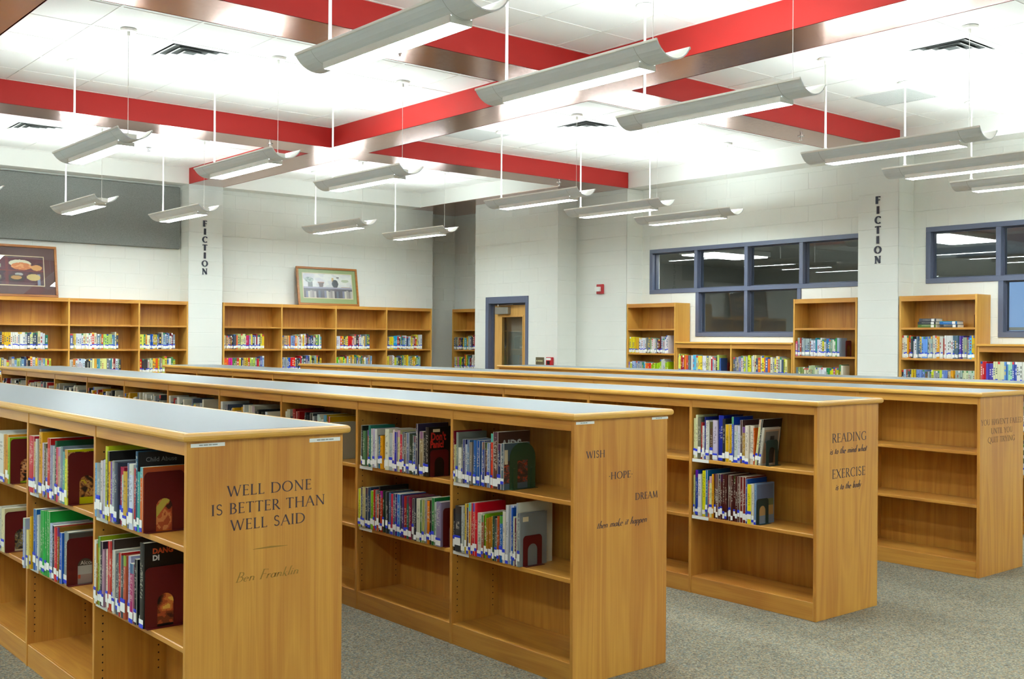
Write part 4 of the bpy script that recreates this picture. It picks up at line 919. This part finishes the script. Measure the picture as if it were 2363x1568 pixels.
BOOKEND = {'Au0': (.155, .225, 'plain', 'bookend_red', -.006), 'Al0': (.155, .225, 'plain', 'bookend_red', -.006), 'Au1': (.155, .225, 'plain', 'bookend_red', -.006), 'Al1': (.155, .205, 'plain', 'bookend_red', -.006),
           'Au2': (.155, .22, 'plain', 'bookend_red', -.006), 'Al2': (.155, .20, 'plain', 'bookend_red', -.006), 'Bu1': (.12, .14, 'small', 'bookend_red', .005), 'Bl1': (.13, .20, 'plain', 'bookend_red', .004),
           'Bu0': (.165, .225, 'arch', 'bookend_green', .024), 'Bl0': (.118, .145, 'small', 'bookend_red', .012), 'Cu0': (.115, .15, 'small', 'bookend_darkgreen', .014), 'Cl0': (.115, .15, 'small', 'bookend_darkgreen', .014)}
LAST = {}
def fill(key, spec, rng):
    r, k, zb, off, L = spec; x0, y0, nb = ROW[r]
    xs = x0 + {'A': -.016, 'B': -.012, 'C': .006}[r]; y = y0 + (k + 1) * BAY - TH_P / 2 - .001 - max(off, .002)
    n = len(L); shelf = 'upper' if zb > .6 else 'middle'
    lean = {'Cu0': (21, math.radians(7))}.get(key)
    for i, (w, h, c) in enumerate(L):
        t = max(.006, w / 1000 - .0006); h = h / 1000; h = min(h, .30 if zb > .6 else .315); d = min(.235, h * (.68 + .1 * rng.random())); x = xs + rng.random() * .006
        if rng.random() < .12: x += .012
        if key == 'Al1' and i < 3: x = xs - .024 + i * .008
        kfe = n - 1 - i
        lab = f'{colour_name(c)} spined book, {ORDN[kfe]} from the bookend, {shelf} shelf, {BAYLAB[r, k]}'
        rot = (0, 0, 0)
        if lean and i >= lean[0]: rot = (lean[1], 0, 0); 
        b = book((x, y, zb + .0004 + (math.sin(lean[1]) * t if rot[0] else 0)), t, h, d, c, lab, 'books on the island shelves', rng, rot=rot)
        y -= w / 1000 / (math.cos(lean[1]) if rot[0] else 1)
        if i == n - 1: LAST[key] = (b, t, h, d)
    if key in BOOKEND:
        w, h, st, m, dx = BOOKEND[key]
        col = 'dark red' if m == 'bookend_red' else ('green' if m == 'bookend_green' else 'dark green')
        bookend((x0 + dx, y - .002 - (.034 if lean else 0), zb + .0003), w, h, st, m, f'{col} arched metal bookend, {shelf} shelf, {BAYLAB[r, k]}')
    # paper range label on the shelf edge
    i = 1 if zb > .6 else 0
    if key not in ('Au2', 'Al2'):
        s = SHELF[r, k, i]; yl = IN - .02 if k else IN - .012
        MB().box(.005, .0068, yl - .13, yl, -.0205, -.0015).build('shelf_label', 'label_white', s)
for _i, (key, spec) in enumerate(BOOKS.items()): fill(key, spec, random.Random(100 + _i))

# printed front covers that show beside the bookends
def cover_of(b): return next(c for c in b.children if c.name.split('.')[0] == 'cover')
b, t, h, d = LAST['Au0']; art('cover_print', b, .004, d - .003, .004, h - .004, -t - .0005, (lambda f: lambda u, v: lin('b4502c') if u < .08 or u > .92 or v > .92 else (lin('c0b04a') if abs(v - .28 - (u - .3) * .8) < .09 and .2 < u < .7 else f(u, v)))(blot(['3a1c14', 'a8482a', 'c45a34', 'd88850', 'b4502c'], 4, 5, 2.2)))
b, t, h, d = LAST['Al0']; art('cover_print', b, .02, d - .03, .01, h * .62, -t - .0005, blot(['1c1210', '4a2014', '7a3a1c', 'b0502a', 'd07838', 'e8b850'], 3.2, 3.8, 7.7, 1.5))
sans('title', 'DANG', .027, 'text_orange', b, Matrix.Translation((.034, -t - .0006, h * .87)) @ Matrix.Rotation(math.pi / 2, 4, 'X'), .0012).matrix_parent_inverse.identity()
sans('title', 'DI', .027, 'text_white', b, Matrix.Translation((.034, -t - .0006, h * .79)) @ Matrix.Rotation(math.pi / 2, 4, 'X'), .0012).matrix_parent_inverse.identity()
b, t, h, d = LAST['Au1']; art('cover_print', b, .004, d - .003, .03, h - .01, -t - .0005, blot(['241a14', '6a3c22', 'a8703a', 'c89a58', '8a5030', 'c8b030'], 5, 6, 4.1, 2.0))
b, t, h, d = LAST['Al1']; art('cover_print', b, .004, d - .003, .004, h - .004, -t - .0005, lambda u, v: lin('4a4640') if v > .34 else (lin('b0b4b0') if .18 < v < .34 and .2 < u < .8 else (lin('c05030') if (abs(u - .3) < .03 and .1 < v < .34) else lin('a09088'))), (44, 52))
sans('title', 'Alcohol', .024, 'text_white', b, Matrix.Translation((.054, -t - .0008, h * .37)) @ Matrix.Rotation(math.pi / 2, 4, 'X')).matrix_parent_inverse.identity()
b, t, h, d = LAST['Au2']; art('cover_print', b, .02, d - .01, .01, h * .7, -t - .0005, blot(['140c08', 'a05c38', 'c88a58', 'd8a878', '6a3420'], 5, 6, 5.5, 2.0))
b, t, h, d = LAST['Al2']; art('cover_print', b, .02, d - .01, .01, h * .8, -t - .0005, blot(['1c1c1a', '4a4840', '8a7a40', '5c6058', 'a8a090'], 6, 6, 9.5, 2.0))
b, t, h, d = LAST['Bu1']
for tx, sz, xx, zz in (("Don't", .046, .016, .735), ('Panic!', .041, .012, .585)):
    sans('title', tx, sz, 'text_red', b, Matrix.Translation((xx, -t - .0006, h * zz)) @ Matrix.Rotation(math.pi / 2, 4, 'X') @ Matrix.Diagonal((.92, 1.25, 1, 1)), .0016).matrix_parent_inverse.identity()
MB().box(.03, .075, -t - .0008, -t, h * .90, h * .96).build('cover_label', 'mat_cream', b, local=True)
b, t, h, d = LAST['Bu0']; art('cover_print', b, .002, d - .002, .03, h * .62, -t - .0005, blot(['3a2a26', '52382e', '4a3028', 'a8442a', '5a4a48'], 6, 7, 3.3, 1.6))
MB().box(.006, .026, -t - .0008, -t, h * .55, h * .86).build('cover_label', 'mat_cream', b, local=True); cover_of(b).color = lin('5a6a74')
b, t, h, d = LAST['Bl0']; cover_of(b).color = lin('8a9090'); MB().box(.02, .055, -t - .0008, -t, h * .84, h * .93).build('cover_label', 'mat_cream', b, local=True)
b, t, h, d = LAST['Cu0']; art('cover_print', b, .012, d - .008, .01, h - .012, -t - .0005, lambda u, v: lin('b0957a') if (u < .06 or u > .94 or v > .95) else (lin('2c2a28') if abs(u - .55) < .13 + .1 * (v < .5) and v < .8 else (lin('c09078') if .45 < v < .62 else (lin('6a6a68') if v > .62 else lin('a88c74')))))
b, t, h, d = LAST['Cl0']; art('cover_print', b, .012, d - .008, .005, h - .008, -t - .0005, lambda u, v: (lin('5a6a88') if v > .62 else (lin('c8c4b8') if abs(u - .3) < .16 and v > .48 else (lin('687048') if v > .45 else (lin('b08c58') if v > .2 else lin('7a8898'))))))
def tall_cover(key, idx, text, size, mat, xx, zz, colr=None, bold=0.0):
    """title on the cover of a taller book standing behind its neighbours"""
    r, k, zb, off, L = BOOKS[key]; kfe = len(L) - 1 - idx
    for o in bpy.data.objects:
        if o.name.split('.')[0] == 'book' and o.get('label', '').find(f'{ORDN[kfe]} from the bookend, {"upper" if zb > .6 else "middle"} shelf, {BAYLAB[r, k]}') >= 0 and f', {ORDN[kfe]} from' in o['label']:
            w, h, c = L[idx]; t = max(.006, w / 1000 - .0006); h = min(h / 1000, .30 if zb > .6 else .315)
            sans('title', text, size, mat, o, Matrix.Translation((xx, -t - .0006, h - zz)) @ Matrix.Rotation(math.pi / 2, 4, 'X'), bold).matrix_parent_inverse.identity()
            if colr: art('cover_print', o, .003, min(.235, h * .72), .002, h - .002, -t - .0004, lambda u, v: lin(colr), (1, 1))
            return o
tall_cover('Au0', 16, 'Child Abuse', .0245, 'text_grey', .032, .040, '14181a')
tall_cover('Bu0', 17, 'AIDS', .060, 'text_white', .022, .082, None, .002)
# ------------------------------------------------------------------ far shelves of the HOPE DREAM case (upper shelf, seen over the front case)
PALE = ['e4e4dc', 'dcd8c4', 'e0dccc', 'd4d4cc', 'c8c4b0', 'b8b4a0', '202428', '30343a', 'a02a2a', '586070', 'c89a3a', '8c3030', 'e8e4d0', '9aa0a0']
def run(rng, length, pal, hmin=.2, hmax=.27, tmin=.014, tmax=.042):
    out = []; x = 0
    while x < length:
        c = rng.choice(pal); n = rng.choice((1, 1, 1, 2, 3)) if rng.random() < .35 else 1; h = rng.uniform(hmin, hmax); w = rng.uniform(tmin, tmax)
        for _ in range(n): out.append((x, w, h + (0 if n > 1 else 0), c)); x += w
    return out
rng = random.Random(55)
for k in (2, 3):
    L = run(rng, .62 if k == 2 else .7, PALE, .2, .28); x0, y0, nb = ROW['B']; yt = y0 + (k + 1) * BAY - TH_P / 2 - .012
    for i, (o_, w, h, c) in enumerate(L):
        book((x0 - .008 + rng.random() * .01, yt - o_, .8344), w - .0006, h, min(.23, h * .75), c, f'{colour_name(c)} spined book, {ORDN[i]} from the divider, upper shelf, {BAYLAB["B", k]}', 'books on the island shelves', rng)
# everything on the remaining shelves, too many to count one by one
STUFF = MB()
def stuff_book(facing, px, u, z, w, h, d, c, rng, sticker=True):
    """spine faces -y (u is x, growing) or -x (u is y, falling)"""
    col = lin(c); m_ = sum(col[:3]) / 3; col = tuple(max(0.0, m_ + (v - m_) * 1.2) * .86 for v in col[:3]) + (1.0,)
    def q(a, b, d0, d1, z0, z1, cc):
        if facing == '-y': STUFF.box(u + a, u + b, px + d0, px + d1, z + z0, z + z1, 0, cc)
        else: STUFF.box(px + d0, px + d1, u - b, u - a, z + z0, z + z1, 0, cc)
    e = .0005; q(e, w - e, 0, d, 0, h, col)
    q(min(.003, w * .2), w - min(.003, w * .2), .004, d - .002, h, h + .0006, lin('e0dac4'))
    lum = sum(col[:3]) / 3
    if rng.random() < .75:
        a = rng.uniform(.35, .5); b = rng.uniform(.62, .92); tc = lin(rng.choice(['e8e4d0', 'e0c040', 'd0d0d8'] if lum < .3 else ['3a3a48', 'a03028', '28508c', '405040']))
        n = rng.randint(2, 5)
        for i in range(n): s = a + (b - a) * i / n; q(w * .28, w * .72, -.0006, .001, h * s, h * (s + (b - a) / n * .62), tc)
    if rng.random() < .3: q(e, w - e, -.0004, .001, h * .9, h, lin(rng.choice(['c83030', '2850a0', 'e0b030', '308050', 'e8e8e0'])))
    if sticker:
        z0 = rng.uniform(.006, .02); q(e, w - e, -.0008, .001, z0, z0 + .034, lin('eceee8'))
        if rng.random() < .7: q(e, w - e, -.001, .001, z0 + .036, z0 + .050, lin('2844c8'))
def stuff_run(facing, plane, start, z, lead, length, pal, rng, hm=(.19, .255), tm=(.016, .036), sticker=True, cap=.84):
    x = 0
    seq = []
    for c, n, h in lead:
        w = rng.uniform(*tm) if n == 1 else rng.uniform(.018, .026)
        for _ in range(n): seq.append((w, h, c))
    tot = sum(s[0] for s in seq)
    if tot > cap: seq = [(w * cap / tot, h, c) for w, h, c in seq]; tot = cap
    while tot < min(length, cap - tm[1]): w = rng.uniform(*tm); seq.append((w, rng.uniform(*hm), rng.choice(pal))); tot += w
    for w, h, c in seq:
        stuff_book(facing, plane + .012 + rng.random() * .02, start + x if facing == '-y' else start - x, z + .0004, w, h, rng.uniform(.13, .17), c, rng, sticker); x += w
    return x
MIX = ['e4e4dc', 'e0dcc8', 'd8d060', 'c8c850', 'e0c030', 'd0a040', '3c5c98', '2c3c60', '7898b8', '9ab0c0', 'a0b8a0', 'b8c870', '4c7c48', '206850', 'b83038', 'd06030', '883038', '303438', '181a20', '808890', 'c8c0b0', 'a89078', '6060a0', '58a0b0', 'd8d8e0']
WHT = ['e8e8e0', 'e4e0d0', 'dcdcd8', 'e0dcc0', 'd0d4d8', '3a4a70', '808890', 'd8d0a0', '40444c', 'c04038', '88a0b8']
YEL = ['e4d840', 'd8c030', 'e8e0a0', 'e4e4dc', 'c8d050', 'e0dcc8', '4860a0', 'd07030', '405060', 'b0b8b0']
rng = random.Random(901)
LEAD = {
 ('s1', 1, 0): [('e0dcc0', 2, .22), ('303438', 2, .22), ('d8b020', 4, .215), ('e8e6dc', 9, .215), ('384058', 1, .21), ('e0e0a0', 2, .215), ('3c4858', 3, .21)],
 ('s1', 2, 0): [('6070a0', 1, .2), ('d0c070', 2, .205), ('d8dce0', 4, .205), ('e0dcb0', 2, .205), ('e8e8e4', 3, .21), ('d06048', 1, .22), ('e8e0c0', 1, .215), ('8890a0', 1, .2), ('708898', 2, .2), ('c86830', 1, .2), ('b0d070', 3, .2), ('a8c078', 2, .2), ('6088a0', 2, .19)],
 ('s1', 3, 0): [('e0e070', 2, .2), ('308060', 1, .2), ('d8a050', 1, .2), ('e8e8c0', 2, .19), ('3058a0', 2, .205), ('b0983c', 3, .2)],
 ('s1', 2, 1): [('d8d8d0', 2, .19), ('c88040', 1, .2), ('e0e0e0', 2, .2), ('d8e4f0', 3, .2), ('282a2c', 4, .19), ('e4e4b0', 2, .2), ('d0a050', 1, .2), ('5898a8', 2, .2), ('e8e8a0', 4, .2), ('707880', 2, .2), ('389098', 1, .2)],
 ('s1', 3, 1): [('d03038', 1, .19), ('383030', 3, .19), ('e0e0d8', 1, .18), ('c8d0a0', 2, .2), ('e0b020', 2, .2), ('d86030', 1, .2), ('d8c838', 1, .2)],
 ('s2', 0, 0): [('e0e0c0', 1, .2), ('c0a080', 3, .19), ('805030', 2, .19), ('404850', 3, .21), ('d86848', 1, .2), ('b8c080', 2, .22), ('e0e0a8', 3, .22), ('e4e4dc', 1, .21), ('c83060', 2, .2), ('9080a0', 1, .2)],
 ('s2', 0, 1): [('e86820', 3, .2), ('d840a0', 3, .2), ('507838', 3, .2), ('c04030', 1, .2), ('e0d030', 1, .2), ('404860', 2, .2), ('d0b020', 3, .2), ('c83030', 1, .2), ('b0c860', 4, .2)],
 ('s2', 1, 0): [('b8a080', 2, .2), ('c8a878', 3, .2), ('d06838', 1, .2), ('8098c0', 3, .2), ('d88030', 1, .2), ('e0d8b0', 1, .22)],
 ('s2', 1, 1): [('a0a8b0', 5, .2), ('2850b0', 2, .2), ('d82028', 3, .2), ('383c38', 4, .19)],
 ('s2', 2, 0): [('60a0d0', 1, .2), ('e0e0e8', 2, .2), ('d0602c', 1, .2), ('e0b040', 1, .2), ('403028', 1, .2), ('e0d070', 2, .2), ('c02028', 4, .2), ('e0c0c0', 1, .2)],
 ('s2', 2, 1): [('60b030', 1, .2), ('e8e8e8', 1, .18), ('d0b820', 3, .2), ('50a830', 1, .21)],
 ('s2', 3, 0): [('706058', 2, .19), ('d8c838', 3, .2), ('40a0c8', 3, .21), ('b04040', 1, .2)],
}
for nm, cuts in (('s1', SEC1), ('s2', SEC2)):
    for i in range(4):
        a, b = cuts[i] + .02, cuts[i + 1] - .02
        for s_, z in enumerate((1.398, 1.07)):
            stuff_run('-y', YBK, a, z, LEAD.get((nm, i, s_), []), (b - a) * rng.uniform(.66, .78), WHT + MIX if s_ == 0 else MIX, rng, (.18, .235))
def right_run(ytop, z, lead, length, pal, **kw): stuff_run('-x', XBK, ytop, z, lead, length, pal, rng, **kw)
right_run(10.69, 1.387, [('d8c838', 5, .225), ('d0a848', 4, .215), ('e8e8ec', 5, .21), ('7c8078', 3, .215), ('a0b890', 2, .21), ('e0d8d8', 3, .2), ('9098a0', 2, .2), ('582028', 2, .19)], .74, ['e0d8d8', 'b0b4b8', '582028'])
right_run(10.69, 1.06, [('9078b0', 1, .2), ('c0c860', 2, .2), ('a8b8d8', 4, .21), ('b0b4b8', 4, .2), ('308068', 1, .2), ('70b8d8', 2, .2), ('e07028', 3, .19), ('d83830', 3, .19), ('a0c030', 5, .19)], .74, ['a0c030', '90b028', 'c8c8c0'])
right_run(7.885, 1.387, [('c06890', 1, .18), ('a0a8a0', 1, .22), ('a04038', 1, .22), ('808890', 1, .22), ('a0b0b0', 5, .21), ('e4e8f0', 2, .19), ('388898', 1, .22), ('d8d8e8', 1, .2), ('e4e4e4', 2, .22), ('c8c040', 1, .2), ('e0e0e8', 1, .19), ('3878b0', 2, .21), ('80a088', 2, .2), ('e0e8d8', 2, .2), ('289040', 1, .22), ('a0b0c0', 1, .22)], .55, MIX)
right_run(7.885, 1.06, [('7890a0', 1, .19), ('8c9c60', 4, .19), ('e0dcc0', 2, .18), ('c8d0a0', 2, .21), ('a8b890', 3, .215), ('d8dcc0', 3, .19), ('e0e4e8', 4, .19), ('288040', 2, .19), ('d0d840', 2, .18), ('c04868', 1, .2), ('b8b040', 2, .19)], .66, MIX)
right_run(6.475, 1.387, [('e0dccc', 3, .25), ('d8a030', 1, .25), ('d05830', 2, .25), ('283838', 1, .24), ('e4e4e8', 2, .21), ('607888', 3, .24), ('d8c060', 1, .235), ('78a0e0', 3, .235), ('a8b8b0', 3, .24), ('e0e0d0', 3, .25), ('d09838', 2, .24), ('d8d8d0', 2, .24), ('c05048', 1, .22), ('e8e8e4', 5, .25), ('506878', 4, .25), ('584898', 2, .245), ('909888', 2, .23), ('a8a8a8', 2, .23), ('58b0e0', 1, .25), ('d8b828', 2, .25)], .2, MIX, hm=(.22, .26))
right_run(6.475, 1.06, [('303438', 1, .19), ('b8d0e0', 1, .2), ('b84838', 1, .2), ('289070', 1, .2), ('404850', 2, .2), ('c8b028', 3, .2), ('8098d0', 5, .2), ('806858', 2, .18), ('98a0a8', 2, .18), ('d8e048', 2, .2), ('a0a0a0', 3, .19), ('c8d860', 2, .2), ('7890c8', 3, .2), ('c0b090', 2, .19), ('d8a020', 3, .2), ('a0b0a8', 4, .2), ('d8dcb8', 4, .2), ('c8d8c8', 4, .2)], .2, MIX)
right_run(9.775, 1.115, [('b8c8a0', 1, .25), ('e0e070', 2, .27), ('a83038', 3, .25), ('e0a040', 1, .26), ('d06048', 2, .25), ('607080', 2, .25), ('e0dcd0', 2, .25), ('70b8d8', 2, .26), ('b0c8b0', 1, .25), ('e8d060', 3, .25), ('e8e8f0', 3, .25), ('c8c890', 2, .25), ('d0d0b8', 2, .25)], .72, MIX, hm=(.22, .27))
right_run(8.835, 1.115, [('606878', 2, .24), ('b0a890', 2, .24), ('8080a8', 2, .25), ('d8c8c8', 1, .26)], .86, YEL, hm=(.22, .27))
right_run(5.575, 1.115, [('d07070', 1, .25), ('c02838', 2, .25), ('5048a0', 3, .23), ('d8d8b0', 5, .25), ('6890c8', 2, .25), ('a8d8b8', 2, .25), ('5868b0', 2, .25), ('e4e4dc', 4, .25), ('d85030', 1, .25), ('e0a040', 1, .25), ('e4e880', 1, .27)], .85, YEL, hm=(.22, .27))
right_run(4.62, 1.115, [], .7, MIX)
right_run(14.80, 1.387, [('38404c', 1, .19), ('a0a8b0', 1, .21), ('707870', 2, .21), ('d8c080', 1, .2), ('c0a880', 1, .21), ('883838', 2, .2), ('202428', 3, .2)], .8, MIX)
right_run(14.80, 1.06, [('b8c8d0', 2, .2), ('d8d870', 2, .2), ('d898a0', 2, .2), ('80b838', 2, .2), ('d8c838', 2, .2)], .8, MIX)
# island shelves beyond the counted books
def island_run(r, k, z, lead, length, pal, off=.012):
    x0, y0, nb = ROW[r]; stuff_run('-x', x0 - .02, y0 + (k + 1) * BAY - TH_P / 2 - off, z, lead, length, pal, rng, hm=(.2, .28))
for k in range(4, 10): island_run('B', k, .834, [], rng.uniform(.62, .8), PALE)
island_run('A', 3, .834, [], .6, PALE); island_run('A', 3, .483, [], .6, MIX)
island_run('E', 1, .834, [], .88, ['e4e4e8', 'd0d4dc', '5868a0', 'b0b4bc']); island_run('E', 1, .483, [], .88, ['c8ccb0', '8890a0', '3050a0', 'b8bca8']); island_run('E', 0, .834, [], .8, MIX); island_run('E', 0, .483, [], .8, MIX)
sb = STUFF.build('shelved_books', 'printed', fix=False)
tag(sb, 'rows of many-coloured library books with white call number labels on the wall bookcases', 'books', None, 'stuff')

# lying books and bookends on the wall shelves
def lying(y0, z, w, h, t, c, lab):
    r = thing('book', (XBK + .06, y0, z), lab, 'book', 'lying books on the top shelf')
    MB().box(0, .14, 0, h, 0, .002).box(0, .14, 0, h, t - .002, t).box(0, .003, 0, h, .002, t - .002).build('cover', 'book_cover', r, local=True).color = lin(c)
    MB().box(.003, .137, .002, h - .002, .002, t - .002).build('pages', 'paper', r, local=True)
    MB().box(-.0006, .001, .02, .055, .003, t - .003).build('call_number_label', 'call_label', r, local=True)
lying(6.10, 1.7254, .14, .21, .034, '58743c', 'green spined book lying at the bottom of the three-book pile'); lying(6.10, 1.760, .14, .21, .030, '2c3038', 'black spined book lying in the middle of the three-book pile'); lying(6.095, 1.791, .14, .2, .034, '44484e', 'grey spined book lying on top of the three-book pile')
lying(5.85, 1.7254, .14, .2, .034, '34363e', 'dark spined book lying at the bottom of the two-book pile'); lying(5.855, 1.760, .14, .2, .034, '3c70b0', 'blue spined book lying on top of the two-book pile')
bookend((XBK + .05, 5.66, 1.7253), .12, .14, 'small', 'bookend_red', 'dark red arched bookend standing empty beside the lying books', 'bookends on the wall shelves')
bookend((XBK + .03, 7.20, 1.3873), .12, .19, 'small', 'bookend_red', 'dark red bookend on the bookcase between window and FICTION column', 'bookends on the wall shelves')
bookend((XBK + .03, 8.94, 1.1153), .12, .17, 'small', 'bookend_red', 'dark red bookend on the low bookcase under the window', 'bookends on the wall shelves')

# ------------------------------------------------------------------ framed prints leaning on top of the wall bookcases
def framed(x0, x1, zb, h, tilt, yb, fw, mats, art_fn, label, n, glass='picture_glass', turn=0.0, frame_mat='frame_oak'):
    """frame stands at yb on the case and leans back against the wall"""
    w = x1 - x0
    t = thing('framed_print', (x0, yb, zb), label, 'picture', None, (-tilt, 0, turn))
    for a, b, c, d in ((0, w, 0, fw), (0, w, h - fw, h), (0, fw, fw, h - fw), (w - fw, w, fw, h - fw)):
        MB().rbox(a, b, -.022, .004, c, d, .004).build('frame_rail', frame_mat, t, local=True)
    MB().box(fw, w - fw, -.004, 0, fw, h - fw).build('backing', 'mat_brown', t, local=True)
    y = -.005
    for (inset, m) in mats:
        MB().box(fw + inset[0], w - fw - inset[1], y, y + .001, fw + inset[2], h - fw - inset[3]).build('mat_board', m, t, local=True); y -= .0012; last = inset
    i = mats[-1][0]; b = .012
    art('print', t, fw + i[0] + b, w - fw - i[1] - b, fw + i[2] + b, h - fw - i[3] - b, y - .0004, art_fn, n)
    MB().box(fw, w - fw, -.0135, -.0115, fw, h - fw).build('glass', glass, t, local=True)
    return t
def ell(u, v, cx, cy, rx, ry): return ((u - cx) / rx) ** 2 + ((v - cy) / ry) ** 2 < 1
bg1 = blot(['3a2028', '4a2a30', '583038', '402830'], 3, 3, 1.0, 1.4)
def art1(u, v):
    """sleeping animals on two shelves, warm browns and orange"""
    if abs(v - .5) < .022 and u > .25: return lin('7a3a2c')
    if abs(u - .47) < .02: return lin('6a3030')
    if ell(u, v, .68, .66, .15, .13): return lin('c87840') if MN.noise(Vector((u * 14, v * 14, 1))) > -.1 else lin('dc9c60')
    if ell(u, v, .90, .62, .08, .1): return lin('d09858')
    if ell(u, v, .66, .76, .16, .13): return lin('d8d8b8')
    if ell(u, v, .30, .80, .07, .08): return lin('d8c050')
    if ell(u, v, .30, .66, .09, .14): return lin('a0a890')
    if ell(u, v, .22, .25, .17, .2): return lin('585650') if MN.noise(Vector((u * 12, v * 12, 5))) > 0 else lin('8a7c64')
    if ell(u, v, .2, .5, .1, .14): return lin('6a5850')
    if ell(u, v, .58, .24, .13, .12): return lin('b8894c') if ell(u, v, .6, .26, .08, .07) else lin('3a3430')
    if ell(u, v, .85, .28, .1, .12): return lin('c8b070')
    if ell(u, v, .64, .38, .06, .05): return lin('a8a8a0')
    if abs(u - .93) < .02 and v < .4: return lin('808ca0')
    return bg1(u, v)
framed(3.35, 4.555, 2.0683, .68, math.radians(8.5), 14.64, .032, [((0, 0, 0, 0), 'mat_brown'), ((.13, .13, .11, .11), 'mat_cream')], art1, 'oak framed print of sleeping animals on shelves, dark brown mat', (96, 68), 'picture_glass', math.radians(3))
bg2 = blot(['c8c8cc', 'd8d8d4', 'e0e0d8', 'd0d0d0'], 4, 3, 6.0, 1.5)
def art2(u, v):
    """flower pots and a watering can above a row of books"""
    if .38 < v < .45: return lin('9a98a8')
    if v <= .38:
        k = int(u * 24); h = .30 + .07 * MN.noise(Vector((k * 3.7, 1, 2))); cs = ['5a5458', '8a8480', '4a4a58', 'a09890', '606878', 'c8c0b0', '484048', '7a7a90', 'b8b0a8']
        return lin(cs[(k * 7) % 9]) if v < h else lin('58545c')
    if ell(u, v, .12, .74, .09, .11) : return lin('788880') if MN.noise(Vector((u * 25, v * 25, 3))) > 0 else lin('a8b4ac')
    if abs(u - .14) < .05 and v < .68: return lin('6c706c')
    if abs(u - .36) < .035 + (v - .45) * .12 and v < .64: return lin('6a5450')
    if abs(u - .36) < .07 and .62 < v < .67: return lin('b08878')
    if ell(u, v, .65, .60, .065, .17): return lin('40464a')
    if ell(u, v, .71, .86, .03, .03) or (abs(u - .60) < .02 and .68 < v < .85): return lin('585048') if u > .65 else lin('c8a870')
    if ell(u, v, .86, .73, .08, .06): return lin('b8c0a0')
    if .77 < u < .97 and .45 < v < .47: return lin('b08868')
    return bg2(u, v)
framed(8.065, 9.14, 2.0683, .60, math.radians(9), 14.68, .034, [((0, 0, 0, 0), 'mat_green'), ((.062, .062, .075, .055), 'mat_cream')], art2, 'oak framed print of plant pots above books, pale green mat', (96, 60), 'matte_glass')
